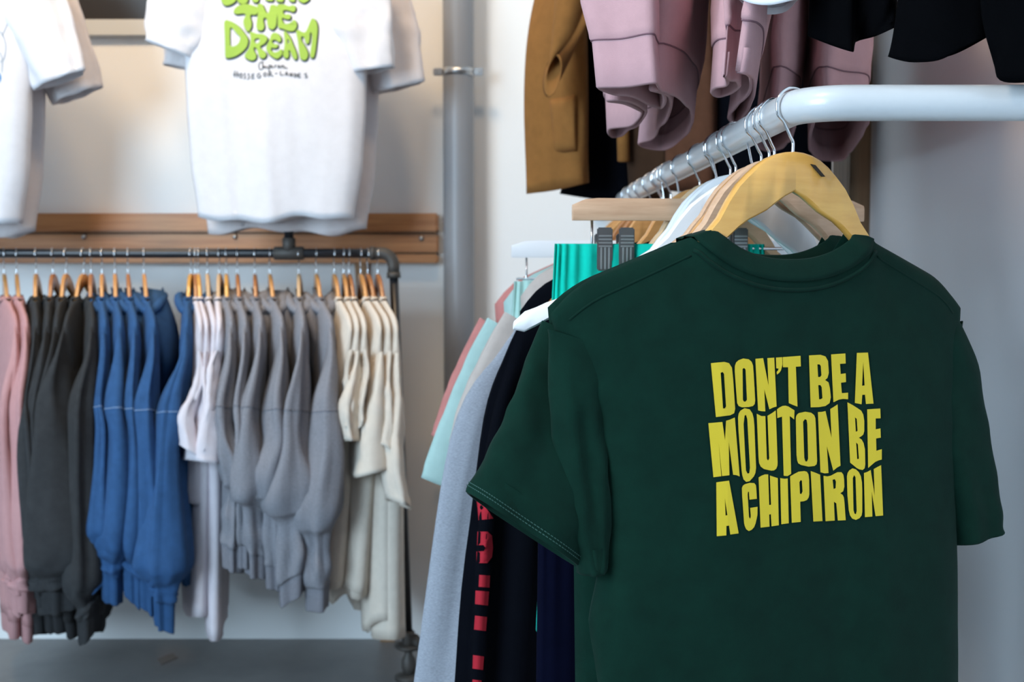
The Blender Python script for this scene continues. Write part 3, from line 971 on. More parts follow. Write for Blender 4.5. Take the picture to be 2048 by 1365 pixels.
# more hangers on the white rail
hanger('orange toned wooden hanger squeezed third on the white rail', 'hanger_orange', on_rail(1.535), math.radians(15), 0.85, LOOP, DROP)
hanger('plain beech hanger fourth on the white rail', 'hanger_pink', on_rail(1.58), math.radians(14), 0.85, LOOP, DROP)
hw_ = hanger('white painted hanger with its rounded tip showing left of the green t-shirts', 'hanger_white', (rail_x(1.633), 1.633, ZR - 0.066), math.radians(12), 1.12, LOOP, 0.066)
hw_.rotation_euler = (0, math.radians(5.5), math.radians(12))
hanger('middle white painted hanger behind the beech hangers', 'hanger_white', on_rail(1.746), math.radians(17), 1.0, LOOP, DROP)
hanger('rear white painted hanger in front of the wooden clip hanger', 'hanger_white', on_rail(1.785), math.radians(16), 1.0, LOOP, DROP)


def hang_tube(name, label, cat, loc, rz, mat, half, length, T, pleat=0.004, npl=26, flare=0.05, seed=1.0, waist=True, wave=0.008, n=120):
    """trousers / shorts hung from the waistband"""
    t = thing(name, label, cat, loc, rz)
    rows = 34; loops = []; wl_ = 0.055
    for i in range(rows + 1):
        f = i / rows
        z = -length * f
        lp = []
        for k in range(n):
            a = 2 * math.pi * k / n
            ca, sa = math.cos(a), math.sin(a)
            w = half * (1 + flare * f)
            th = T * (0.35 + 0.65 * sstep(0, 0.25, f))
            x = w * math.copysign(abs(ca) ** 0.7, ca); y = th * math.copysign(abs(sa) ** 0.8, sa)
            pl = pleat * math.sin(a * npl + 2 * math.sin(a * 3 + seed)) * (1.0 - 0.75 * sstep(0.02, 0.45, f))
            fo = wave * noise.noise(Vector((x * 11, f * 1.2, seed + (3 if sa > 0 else 0)))) * sstep(0.05, 0.6, f)
            pinch = 1 - 0.10 * math.exp(-((z + wl_) / 0.010) ** 2)
            lp.append(Vector((x, (y + math.copysign(1, sa) * pl) * pinch + fo * 2, z)))
        loops.append(lp)
    last = loops[-1]
    cc = sum(last, Vector()) / n
    loops.append([cc + (p - cc) * 0.96 for p in last]); loops.append([cc + (p - cc) * 0.95 + Vector((0, 0, 0.03)) for p in last])
    k0 = max(2, int(rows * wl_ / length) + 1) if waist else 0
    if waist:
        top = loops[:k0 + 1]
        cl = [[p * 1.0 for p in loops[0]]]
        vs, fs = loft_loops([[Vector((p.x, p.y * 0.55, p.z + 0.002)) for p in loops[0]]] + top)
        mesh('waistband', vs, fs, M[mat], t)
    vs, fs = loft_loops(loops[k0:])
    mesh('leg_panel', vs, fs, M[mat], t)
    return t


# teal trousers on the wooden clip hanger
DT = 1.868
cl = Vector(on_rail(DT)); rzt = math.radians(6)
clip_hanger('beech clip hanger with a ribbed metal clip holding the turquoise trousers', 'hanger_pink', (cl.x, DT, ZR - 0.078), rzt, 0.230, 0.078, LOOP, clips=(-0.182, -0.148, 0.03))
hang_tube('trousers', 'bright turquoise terry trousers with gathered waist clipped to the beech hanger', 'trousers', (cl.x - 0.092, DT - 0.006, cl.z - 0.100), rzt, 'teal', 0.165, 0.60, 0.035, seed=2.0, flare=0.17)
# another hanger end with flared wooden foot next to it
hanger('slim pale hanger beside the turquoise trousers', 'hanger_pale', on_rail(1.90), math.radians(24), 1.0, LOOP, DROP)
# navy garment whose lower half shows under the green sleeves
hang_tube('trousers', 'dark navy trousers hanging below the green sleeves', 'trousers', (0.185, 1.70, ZR - DROP - 0.36), math.radians(14), 'navy', 0.15, 0.9, 0.030, seed=5.0, flare=0.10, pleat=0.002)


def make_long(name, label, cat, loc, rz, mat, rib, S=0.27, L=0.86, near=1, sl=None, hood=0, seed=1.0, T=0.035, fold=0.012, group=None, band=0.06, cuff=0.07,
              cuff_z=-0.9, puff=0.045, seam=None, bodykw=None, collar=True, far=False, inplane=0.085, tilt=0.03, ysh=0.0, nu=22, nv=22, fa=0.018, hs=1.0, pouch=0.93):
    """sweatshirt / hoodie hanging on a hanger; `near` = local x sign of the sleeve that is built long in front"""
    kw = dict(hs=hs, S=S, L=L - band, nw=0.10, ndf=0.08, ndb=0.03, slope=0.42, T=T, Tn=0.022, fold=fold, seed=seed, nu=nu, nv=nv, droop=0.03)
    kw.update(bodykw or {})
    bd = Body(**kw)
    t = thing(name, label, cat, loc, rz, group)
    vs, fs = bd.data(); mesh('body', vs, fs, M[mat], t, weld=True)
    # hem band
    loop = [bd.pos(u, 1.0, 1) for u in [-1 + 2 * i / 24 for i in range(25)]] + [bd.pos(u, 1.0, -1) for u in [1 - 2 * i / 24 for i in range(1, 24)]]
    vs, fs = band_data(loop, Vector((0, 0, -1)), band, 0.96, end=0.90)
    mesh('hem_band', vs, fs, M[rib], t)
    if collar:
        vs, fs = bd.collar_data(0.026, 36); mesh('collar', vs, fs, M[rib], t)
    for sg in ((near, -near) if far else (near,)):
        zs = bd.top(S, 1)
        c_top = cuff_z + cuff
        zz_ = lambda f: lerp(zs, c_top, f)
        n_ = [(S - 0.075, zs - 0.045), (S - 0.035, zs - 0.10), (S - 0.010 + tilt * 0.3, zs - 0.22), (S + tilt * 0.6, zz_(0.48)), (S + tilt, zz_(pouch - 0.10)), (S + tilt, zz_(pouch - 0.01)), (S + tilt, zz_(pouch + 0.035)), (S + tilt, zz_((pouch + 0.035 + 1) / 2)), (S + tilt * 0.9, c_top)]
        rnd = random.Random(int(seed * 100) + sg)
        w1, w2 = rnd.uniform(-0.016, 0.016), rnd.uniform(-0.022, 0.022)
        sl_t = rnd.uniform(-0.03, 0.03)
        k1, k2_ = rnd.uniform(0.75, 1.1), rnd.uniform(0.9, 1.25)
        hw = [0.085, inplane * 0.95, inplane, inplane, inplane, inplane * 0.86, inplane * 0.58, inplane * 0.60, inplane * 0.50]
        th = [0.012, 0.016, puff * 0.62, puff * 0.85 * k1, puff * 1.12 * k2_, puff * 0.98 * k2_, puff * (0.60 if pouch < 0.85 else 0.74), puff * 0.74, puff * 0.64]
        w3 = rnd.uniform(-0.014, 0.014)
        y0_ = bd.hb * bd.hs * 0.8
        y = [y0_, y0_, ysh * 0.3 + w1 * 0.5, ysh * 0.6 + w1, ysh + w2, ysh + w2 * 1.3, ysh + w2 * 0.9 + w3 * 0.6, ysh + w2 * 0.6 + w3, ysh + w2 * 0.5 + w3]
        vs, fs, last = sleeve_data([(sg * p[0], p[1]) for p in n_], hw, th, y, n=32, seed=seed * 2 + sg, amp=fa, per=6, bunch=0.0025, freq=1.7, slant=sl_t)
        so = mesh('sleeve', vs, fs, M[mat], t)
        svs = vs
        vs, fs = band_data(last, Vector((sg * -0.02, 0, -1)).normalized(), cuff, 0.92, end=0.86)
        mesh('cuff', vs, fs, M[rib], so)
        if seam:
            row = 13
            ring = [Vector(p) for p in svs[row * 32:(row + 1) * 32]]
            c_ = sum(ring, Vector()) / 32
            ring = [c_ + (p - c_) * 1.004 for p in ring]
            tube('armhole_seam', ring + [ring[0]], 0.0016, M[seam], so, 6)
    if hood:
        loops = []
        nn = 28
        for i in range(13):
            f = i / 12
            a = 0.145 * (0.80 + 0.20 * math.sin(math.pi * min(1, f * 1.2))) * (1 - 0.6 * f ** 5)
            b_ = 0.038 * math.sin(math.pi * (0.28 + 0.66 * f)) + 0.004
            cy_ = hood * (0.022 + 0.040 * math.sin(math.pi * min(1.0, f * 0.9)))
            z = 0.034 - 0.36 * f
            lp = []
            for k in range(nn):
                an = 2 * math.pi * k / nn
                g = 1 + 0.14 * noise.noise(Vector((math.cos(an) * 1.6, math.sin(an) * 1.6, f * 2.5 + seed)))
                lp.append(Vector((a * math.cos(an) * g, cy_ + b_ * math.sin(an) * g, z - 0.055 * (math.cos(an) ** 2) * (1 - f))))
            loops.append(lp)
        vs, fs = loft_loops(loops)
        fs.append(list(range(nn))[::-1]); fs.append([12 * nn + k for k in range(nn)])
        mesh('hood', vs, fs, M[mat], t)
        ring = [(0.125 * math.cos(2 * math.pi * k / 24), 0.045 * math.sin(2 * math.pi * k / 24) + hood * 0.012, 0.006 - 0.045 * math.cos(2 * math.pi * k / 24) ** 2) for k in range(25)]
        tube('hood_opening', ring, 0.014, M[mat], t, 10)
    return t, bd


# black sweatshirt with red lettering and grey sweatshirt on the white rail
DB = 2.05
hanger('beech hanger inside the black sweatshirt', 'hanger_orange', on_rail(DB), math.radians(20), 1.0, LOOP, DROP)
lb = (rail_x(DB) - 0.01, DB, ZR - DROP + HG)
yb_ = math.radians(17)
tb, bdb = make_long('sweatshirt', 'black sweatshirt with red lettering hanging left of the green t-shirts', 'sweatshirt', lb, yb_, 'black_soft', 'black_soft', S=0.30, L=1.25, near=-1, seed=4.4, T=0.05, cuff_z=-1.25, puff=0.040, inplane=0.070, tilt=0.055, bodykw=dict(nu=30, nv=30), nu=30, nv=30)
DG = 2.24
hanger('pale hanger inside the light grey sweatshirt', 'hanger_pale', (rail_x(DG), DG, ZR - DROP - 0.045), math.radians(18), 1.0, LOOP, DROP + 0.045)
lg = (rail_x(DG) - 0.03, DG, ZR - DROP + HG - 0.045)
tg, bdg = make_long('sweatshirt', 'light heather grey long sweatshirt behind the black sweatshirt', 'sweatshirt', lg, math.radians(15), 'heather_light', 'heather_light', S=0.285, L=1.3, near=-1, seed=6.1, T=0.05, cuff_z=-1.28, puff=0.05, inplane=0.085, tilt=0.13, nu=30, nv=30)
# mint shorts on a white clip hanger
DM = 2.42
cl = Vector(on_rail(DM))
clip_hanger('white clip hanger holding the mint shorts', 'hanger_white', (cl.x, DM, ZR - 0.130), math.radians(4), 0.315, 0.130, LOOP, clips=(-0.22, 0.12))
hang_tube('shorts', 'pale mint terry shorts clipped to the white hanger', 'shorts', (cl.x - 0.02, DM, ZR - 0.215), math.radians(4), 'mint', 0.29, 0.5, 0.03, seed=8.0, flare=0.1)
hanger('orange wooden hanger below the white clip hanger', 'hanger_brown', (rail_x(2.5), 2.5, ZR - DROP), math.radians(14), 1.0, LOOP, DROP)
# beige, mint and coral t-shirts at the far end
for (D_, mat, lab, S_, sd, cat, dropz, sl_len, yaw_) in ((2.38, 'beige', 'beige t-shirt showing as a sliver behind the light grey sweatshirt', 0.268, 1.3, 't-shirt', 0, 0.25, 14),
                                                   (2.52, 'mint_tee', 'pale mint t-shirt behind the beige and grey tops on the white rail', 0.300, 2.6, 't-shirt', 0, 0.33, 13),
                                                   (2.66, 'coral', 'coral pink t-shirt farthest along the white rail', 0.318, 3.9, 't-shirt', 0, 0.25, 12)):
    hanger('brown hanger inside the ' + {'beige': 'beige', 'mint_tee': 'pale mint', 'coral': 'coral pink'}[mat] + ' t-shirt', 'hanger_brown' if mat != 'beige' else 'hanger_orange', on_rail(D_), math.radians(yaw_), 1.0, LOOP, DROP)
    bd = Body(S=S_, L=0.60 if mat == 'coral' else 0.55, nw=0.12, slope=0.46, T=0.04, fold=0.012, seed=sd, nu=22, nv=22, droop=0.03)
    zs = bd.top(S_, 1)
    sl = [tee_sleeve(S_, zs, -1, sl_len, 0.72, 0.11, 0.09, 0.02, 0.03), tee_sleeve(S_, zs, 1, 0.22, 0.9)]
    make_tee('t_shirt', lab, cat, (rail_x(D_) - 0.03, D_, ZR - DROP + HG), math.radians(yaw_), mat, bd, sl)
for D_ in (2.82, 2.95, 3.1):
    hanger({2.82: 'empty orange hanger near the far end of the white rail', 2.95: 'empty hanger second from the far end of the white rail', 3.1: 'empty hanger at the far end of the white rail'}[D_], 'hanger_orange', on_rail(D_), math.radians(15), 1.0, LOOP, DROP)

# red lettering down the black sweatshirt
RED = [[(953, 1003), (966, 1008), (987, 1038), (957, 1041), (955, 1016)],
       [(955, 1064), (975, 1064), (984, 1072), (986, 1096), (984, 1115), (975, 1127), (953, 1127), (953, 1104), (968, 1103), (971, 1096), (967, 1091), (954, 1091)],
       [(952, 1150), (980, 1152), (979, 1176), (951, 1174)], [(951, 1182), (978, 1184), (976, 1212), (950, 1209)],
       [(950, 1232), (974, 1235), (972, 1263), (948, 1260)], [(946, 1311), (968, 1314), (966, 1341), (945, 1338)], [(945, 1360), (963, 1362), (962, 1392), (944, 1390)]]
_red_jobs = RED


# ------------------------------------------------------------------ upper row: mauve sweatshirts, jackets, black and white tops
HEMZ = H + 0.235


def plan(px, py, hz=HEMZ):
    """plan position of a hem point at height hz seen at pixel"""
    r = P(px, py, 1.0)
    D = (hz - H) / (r.z - H)
    return Vector((r.x * D, D, hz))


def hem_garment(name, label, cat, loop_px, mat, rib, band=0.062, hz=HEMZ, top=0.62, bulge=1.05, lean=(0, 0), seed=0.0, seam='mauve_seam', group=None, per=8, dz=None, n=96):
    pts = [plan(*p, hz) for p in loop_px]
    lp = [Vector(q) for q in resample(catmull([tuple(p) for p in pts], per, True), n)]
    c = sum(lp, Vector()) / n
    t = thing(name, label, cat, (c.x, c.y, c.z), 0, group)
    lp = [p - c for p in lp]

    def ring(f, k, z):
        return [Vector((p.x * k + lean[0] * z, p.y * k + lean[1] * z, z + 0.006 * noise.noise(Vector((p.x * 9, p.y * 9, seed))))) for p in lp]

    def off(r_, d):
        m_ = len(r_); out = []
        for i in range(m_):
            tg_ = r_[(i + 1) % m_] - r_[i - 1]
            nn = Vector((tg_.y, -tg_.x, 0)).normalized()
            out.append(r_[i] + nn * d)
        return out
    area_ = sum(lp[i].x * lp[(i + 1) % n].y - lp[(i + 1) % n].x * lp[i].y for i in range(n))
    sg = 1 if area_ > 0 else -1
    # rib band, double walled
    rows = [off(ring(0, 1, 0.030), -0.006 * sg), off(ring(0, 1, 0.002), -0.005 * sg), off(ring(0, 1, -0.001), -0.0025 * sg), ring(0, 1, 0.002), ring(0, 1.0, band * 0.5), ring(0, 1.0, band - 0.001)]
    vs, fs = loft_loops(rows); mesh('hem_band', vs, fs, M[rib], t)
    rows = [off(ring(0, 1.0, band - 0.002), -0.0005 * sg), off(ring(0, 1.0, band + 0.003), 0.003 * sg), off(ring(0, 1.0, band + 0.010), 0.0035 * sg)]
    for i in range(1, 15):
        f = i / 14
        z = band + 0.01 + (top - band - 0.01) * f
        r_ = ring(0, lerp(1.0, bulge, sstep(0, 0.35, f)), z)
        rows.append(off([p + Vector((0.010 * noise.noise(Vector((p.x * 14, p.y * 14, z * 5 + seed))), 0.010 * noise.noise(Vector((p.x * 14 + 7, p.y * 14, z * 5 + seed))), 0)) for p in r_], 0.004 * sg))
    vs, fs = loft_loops(rows); mesh('body', vs, fs, M[mat], t)
    if seam:
        r_ = off(ring(0, 1.0, band), 0.0006 * sg)
        vs, fs = tube_data(r_ + [r_[0]], 0.0013, 6); mesh('seam', vs, fs, M[seam], t)
    return t


PG = 'mauve pink sweatshirts on the upper rail'
hem_garment('sweatshirt', 'mauve pink sweatshirt nearest left of the upper row, wide hem band', 'sweatshirt', [(1193, 179), (1250, 174), (1309, 166), (1322, 176), (1334, 198), (1326, 216), (1300, 212), (1262, 196), (1222, 192)], 'mauve', 'mauve_rib', seed=1, lean=(-0.10, 0), group=PG)
hem_garment('sweatshirt', 'mauve pink sweatshirt with curled hem tucked under the leftmost one', 'sweatshirt', [(1211, 199), (1245, 208), (1280, 227), (1266, 245), (1235, 256), (1214, 264), (1222, 274), (1245, 273), (1262, 262), (1294, 232), (1284, 214), (1240, 197)], 'mauve', 'mauve_rib', hz=HEMZ, seed=2, lean=(-0.05, 0), group=PG)
hem_garment('sweatshirt', 'mauve pink sweatshirt with a wide looped hem above the chrome hooks', 'sweatshirt', [(1297, 178), (1322, 180), (1348, 190), (1373, 209), (1387, 232), (1384, 258), (1362, 284), (1325, 297), (1282, 293), (1277, 287), (1305, 277), (1312, 262), (1326, 244), (1337, 222), (1336, 200), (1322, 187)], 'mauve', 'mauve_rib', seed=3, lean=(0.10, 0.05), group=PG)
hem_garment('sweatshirt', 'narrow shaded mauve sweatshirt fourth along the upper row', 'sweatshirt', [(1447, 154), (1462, 161), (1476, 162), (1482, 175), (1468, 190), (1440, 196), (1420, 190), (1430, 175), (1450, 170)], 'mauve', 'mauve_rib', seed=4, lean=(0.06, 0), group=PG)
hem_garment('sweatshirt', 'mauve sweatshirt with an S-curved hem under the white top', 'sweatshirt', [(1470, 141), (1488, 145), (1497, 160), (1494, 188), (1470, 214), (1454, 238), (1468, 250), (1490, 236), (1508, 200), (1512, 165), (1500, 146)], 'mauve', 'mauve_rib', seed=5, lean=(0.14, 0.05), group=PG)
hem_garment('sweatshirt', 'mauve sweatshirt behind the bend of the white rail', 'sweatshirt', [(1541, 226), (1575, 230), (1592, 246), (1586, 274), (1566, 298), (1535, 305), (1512, 296), (1524, 270), (1532, 250)], 'mauve', 'mauve_rib', band=0.068, seed=6, lean=(0.08, 0.02), group=PG)
hem_garment('sweatshirt', 'mauve sweatshirt farthest right beside the timber post', 'sweatshirt', [(1641, 226), (1690, 232), (1738, 240), (1728, 268), (1706, 300), (1690, 317), (1640, 319), (1618, 300), (1620, 262)], 'mauve', 'mauve_rib', band=0.068, seed=7, lean=(-0.04, 0), group=PG)


def loft_px(name, label, cat, hem, mid, top, mat, seed=0.0, n=64, parent=None, fold=0.01, rows=22, lip=0.02, group=None):
    """garment lower part lofted through three outlines given as (px, py, depth)"""
    def mk(l): return resample([Vector(q) for q in catmull([tuple(P(*p)) for p in l], 8, True)], n)
    A, B_, C = mk(hem), mk(mid), mk(top)
    c = sum(A, Vector()) / n
    t = thing(name, label, cat, tuple(c), 0, group)
    loops = []
    for dz, k in ((lip, 0.955), (0.0, 0.975)):
        loops.append([(c + (p - c) * k + Vector((0, 0, dz))) - c for p in A])
    for i in range(rows + 1):
        f = i / rows
        lp = []
        for k in range(n):
            p = A[k] * ((1 - f) * (1 - 2 * f)) + B_[k] * (4 * f * (1 - f)) + C[k] * (f * (2 * f - 1))
            g = noise.noise(Vector((p.x * 13, p.y * 13, p.z * 2.0 + seed))) * fold * sstep(0, 0.3, f)
            lp.append(p - c + Vector((g, g * 0.7, 0)))
        loops.append(lp)
    vs, fs = loft_loops(loops)
    mesh('body', vs, fs, M[mat], t)
    return t, c


# camel jacket with patch pocket and open sleeve
tj, cj = loft_px('jacket', 'camel brown canvas jacket with patch pocket hanging beside the drainpipe wall', 'jacket',
                 [(1056, 388, 3.22), (1110, 381, 3.17), (1168, 367, 3.12), (1173, 367, 3.25), (1115, 380, 3.30), (1064, 387, 3.30)],
                 [(1052, 160, 3.24), (1066, 140, 3.16), (1110, 140, 3.10), (1166, 140, 3.08), (1170, 142, 3.25), (1110, 142, 3.32)],
                 [(1090, -80, 3.22), (1130, -82, 3.10), (1160, -84, 3.06), (1163, -84, 3.22), (1130, -82, 3.30)], 'camel', 1.0)


def loc_p(p, c): return p - c


RI = [((1150, -90, 3.04), (30, 0, 0), (0, 0, 0.05)), ((1140, 0, 3.02), (31, 3, 0), (1, 0, 0.05)), ((1130, 75, 3.00), (27, 14, 0), (6, 0, 0.036)), ((1118, 122, 2.985), (20, 30, 0), (13, 0, 0.010)),
      ((1104, 152, 2.975), (8, 43, 0.0), (17, 2, -0.028))]
ring_v = []; ring_f = []
nn = 28
cen = []
RR = []
for q in catmull([tuple(c) + tuple(a) + tuple(b) for (c, a, b) in RI], 4): RR.append(q)
for q in RR:
    cc = P(q[0], q[1], q[2]); cen.append(cc)
    av = P(q[0] + q[3], q[1] - q[4], q[2] + q[5]) - cc
    bv_ = P(q[0] + q[6], q[1] + q[7], q[2] + q[8]) - cc
    for k in range(nn):
        a = 2 * math.pi * k / nn
        ring_v.append(cc - cj + av * math.cos(a) + bv_ * math.sin(a))
base = ring_v[-nn:]
c_ = sum(base, Vector()) / nn
dd = (cen[-3] - cen[-1]).normalized()
for back, kk in ((0.0, 0.93), (0.16, 0.80)):
    for q in base: ring_v.append(c_ + (q - c_) * kk + dd * back)
for i in range(len(RR) + 1):
    for k in range(nn):
        k2 = (k + 1) % nn
        ring_f.append([i * nn + k, i * nn + k2, (i + 1) * nn + k2, (i + 1) * nn + k])
mesh('sleeve', ring_v, ring_f, M['camel'], tj)


def patch_px(name, quad, D, th, mat, parent, c, n=8, puff=0.012):
    """stitched-on pocket: puffed quad"""
    vs = []; fs = []
    q = [P(*a) for a in quad]
    for i in range(n + 1):
        for k in range(n + 1):
            u, v = k / n, i / n
            p = q[0] * (1 - u) * (1 - v) + q[1] * u * (1 - v) + q[2] * u * v + q[3] * (1 - u) * v
            e = (4 * u * (1 - u)) ** 0.4 * (min(1, v * 8) if v < 0.9 else max(0.0, (1 - v) / 0.1)) ** 0.5
            vs.append(p - c + Vector((0, -puff * e - 0.001 + (D and 0), 0)))
    for i in range(n):
        for k in range(n):
            fs.append([i * (n + 1) + k, (i + 1) * (n + 1) + k, (i + 1) * (n + 1) + k + 1, i * (n + 1) + k + 1])
    o = mesh(name, vs, fs, M[mat], parent)
    s = o.modifiers.new('thickness', 'SOLIDIFY'); s.thickness = 0.004
    return o


patch_px('pocket', [(1098, 200, 3.13), (1150, 190, 3.07), (1152, 302, 3.10), (1106, 310, 3.15)], 3.115, 0.01, 'camel', tj, cj)

loft_px('jacket', 'black jacket right of the camel brown jacket', 'jacket',
        [(1165, 392, 3.32), (1215, 400, 3.28), (1262, 398, 3.25), (1268, 400, 3.40), (1215, 402, 3.44), (1120, 388, 3.42)],
        [(1150, 150, 3.32), (1205, 150, 3.27), (1262, 150, 3.24), (1268, 150, 3.42), (1205, 150, 3.44)],
        [(1150, -90, 3.32), (1205, -90, 3.27), (1262, -90, 3.24), (1268, -90, 3.42), (1205, -90, 3.44)], 'black_soft', 2.0)
tj2, cj2 = loft_px('jacket', 'dark brown jacket with camel cuff right of the black jacket', 'jacket',
                   [(1258, 400, 3.12), (1290, 404, 3.06), (1330, 400, 3.02), (1336, 400, 3.18), (1290, 404, 3.22)],
                   [(1256, 200, 3.12), (1290, 200, 3.04), (1336, 200, 3.00), (1342, 200, 3.18), (1290, 200, 3.24)],
                   [(1256, -90, 3.12), (1290, -90, 3.04), (1336, -90, 3.00), (1342, -90, 3.18), (1290, -90, 3.24)], 'dark_brown', 3.0)
vs, fs = tube_data([P(1246, -80, 3.08) - cj2, P(1247, 150, 3.06) - cj2, P(1246, 250, 3.06) - cj2, P(1247, 322, 3.06) - cj2, P(1247, 324, 3.06) - cj2, P(1247, 300, 3.06) - cj2], [0.03, 0.022, 0.0165, 0.0155, 0.013, 0.012], 16, False)
mesh('sleeve', vs, fs, M['camel'], tj2)
loft_px('jacket', 'rust brown jacket showing behind the chrome hooks', 'jacket',
        [(1330, 380, 2.90), (1365, 384, 2.86), (1425, 378, 2.82), (1430, 378, 2.96), (1365, 384, 3.0)],
        [(1334, 150, 2.90), (1365, 150, 2.85), (1425, 150, 2.80), (1430, 150, 2.96), (1365, 150, 3.0)],
        [(1334, -90, 2.90), (1365, -90, 2.85), (1425, -90, 2.80), (1430, -90, 2.96), (1365, -90, 3.0)], 'rust_brown', 4.0)
loft_px('jacket', 'black jacket in the shade under the mauve sweatshirts', 'jacket',
        [(1420, 372, 2.86), (1500, 380, 2.80), (1640, 372, 2.72), (1650, 372, 2.86), (1510, 380, 2.98)],
        [(1420, 150, 2.86), (1500, 150, 2.80), (1640, 150, 2.72), (1650, 150, 2.86), (1510, 150, 2.98)],
        [(1420, -90, 2.86), (1500, -90, 2.80), (1640, -90, 2.72), (1650, -90, 2.86), (1510, -90, 2.98)], 'black_soft', 5.0)

# black and white tops hanging at the top right
loft_px('t_shirt', 'black t-shirt hem hanging in front of the mauve sweatshirts', 't-shirt',
        [(1616, 72, 1.50), (1660, 90, 1.47), (1700, 103, 1.45), (1708, 102, 1.46), (1712, 84, 1.49), (1750, 73, 1.47), (1788, 56, 1.45), (1780, 58, 1.54), (1700, 84, 1.56), (1640, 76, 1.56)],
        [(1622, -60, 1.50), (1660, -58, 1.47), (1700, -56, 1.46), (1710, -56, 1.465), (1722, -56, 1.475), (1750, -58, 1.465), (1790, -60, 1.45), (1784, -60, 1.54), (1700, -58, 1.56), (1640, -58, 1.56)],
        [(1640, -330, 1.50), (1660, -330, 1.48), (1700, -330, 1.47), (1710, -330, 1.47), (1722, -330, 1.47), (1750, -330, 1.47), (1790, -330, 1.46), (1784, -330, 1.54), (1700, -330, 1.56), (1650, -330, 1.56)], 'black', 6.0, 80, fold=0.003, lip=0.008)
loft_px('t_shirt', 'black t-shirt hem above the straight part of the white rail', 't-shirt',
        [(1776, 113, 1.40), (1800, 121, 1.38), (1830, 125, 1.37), (1880, 120, 1.36), (1925, 96, 1.36), (1972, 74, 1.37), (1972, 76, 1.46), (1900, 112, 1.48), (1820, 122, 1.47)],
        [(1800, -40, 1.40), (1815, -40, 1.38), (1835, -40, 1.37), (1880, -40, 1.36), (1925, -40, 1.36), (1980, -40, 1.37), (1980, -40, 1.46), (1900, -40, 1.48), (1830, -40, 1.47)],
        [(1810, -330, 1.40), (1820, -330, 1.38), (1840, -330, 1.37), (1880, -330, 1.36), (1925, -330, 1.36), (1980, -330, 1.37), (1980, -330, 1.46), (1900, -330, 1.48), (1840, -330, 1.47)], 'black', 7.0, 80, fold=0.003, lip=0.008)
loft_px('t_shirt', 'black t-shirt sleeve hanging at the right edge of the picture', 't-shirt',
        [(1971, 72, 1.34), (1988, 130, 1.335), (1996, 158, 1.33), (2025, 166, 1.325), (2075, 160, 1.32), (2120, 130, 1.32), (2120, 130, 1.40), (2050, 160, 1.42), (1998, 150, 1.41), (1978, 90, 1.40)],
        [(1960, -60, 1.34), (1975, -60, 1.335), (1990, -60, 1.33), (2025, -60, 1.325), (2075, -60, 1.32), (2120, -60, 1.32), (2120, -60, 1.40), (2050, -60, 1.42), (1990, -60, 1.41), (1964, -60, 1.40)],
        [(1960, -330, 1.34), (1975, -330, 1.335), (1990, -330, 1.33), (2025, -330, 1.325), (2075, -330, 1.32), (2120, -330, 1.32), (2120, -330, 1.40), (2050, -330, 1.42), (1990, -330, 1.41), (1964, -330, 1.40)], 'black', 8.0, 80, fold=0.003, lip=0.008)
loft_px('t_shirt', 'white t-shirt hem peeking in at the top edge above the mauve sweatshirts', 't-shirt',
        [(1468, -8, 1.46), (1500, 6, 1.44), (1540, 10, 1.43), (1590, 0, 1.43), (1592, 4, 1.50), (1570, 24, 1.53), (1535, 29, 1.53), (1500, 18, 1.52), (1478, 0, 1.50)],
        [(1466, -120, 1.46), (1500, -118, 1.44), (1540, -118, 1.43), (1592, -120, 1.43), (1594, -120, 1.50), (1570, -118, 1.52), (1535, -118, 1.53), (1500, -118, 1.52), (1475, -120, 1.50)],
        [(1470, -330, 1.46), (1500, -330, 1.44), (1540, -330, 1.43), (1590, -330, 1.43), (1592, -330, 1.50), (1570, -330, 1.52), (1535, -330, 1.53), (1500, -330, 1.52), (1475, -330, 1.50)], 'white_tee', 9.0, 64, fold=0.003, lip=0.008)

# ------------------------------------------------------------------ garments on the pipe rack
RS = 0.80          # hanger scale on the pipe rack
DROP2 = 0.058
LOOP2 = 0.020
ARM = 0.19


def rack_pose(hook_px, near_px, zoff=0.0):
    X = P(hook_px, 507, DR).x
    Xn = P(near_px, 600, DR - ARM).x
    a = math.asin(max(-0.8, min(0.8, (Xn - X) / ARM)))
    # local +x must point to world (sin a, -cos a): rz = a - 90 deg
    return (X, DR, zp + pr - LOOP2 + 0.0012 - DROP2 + zoff), a - math.pi / 2


def czl(py, D=3.45):
    """height of a pixel row at the near sleeve, relative to the garment origin"""
    return P(400, py, D).z - (zp + pr - LOOP2 + 0.0012 - DROP2 - 0.075)


ordw = ['first', 'second', 'third', 'fourth', 'fifth', 'sixth', 'seventh']
GAR = RS * HG
# pink
specs = [(7, 8, 'hanger_orange', 1225, 0.05), (32, 30, 'hanger_orange', 1215, 0.045)]
for i, (hp, npx, hm, cy_, pf) in enumerate(specs):
    loc, rz = rack_pose(hp, npx)
    lab = ['dusty pink sweatshirt cut by the left edge of the picture', 'dusty pink sweatshirt next to the charcoal sweatshirts'][i]
    hanger('wooden hanger of the ' + lab, hm, loc, rz, RS, LOOP2, DROP2)
    make_long('sweatshirt', lab, 'sweatshirt', (loc[0], loc[1], loc[2] + GAR), rz, 'pink', 'pink_rib', hs=RS, S=0.235, L=1.02, near=1, seed=11 + i * 2.3, cuff_z=czl(cy_), puff=pf, T=0.032, group='pink sweatshirts on the pipe rack')
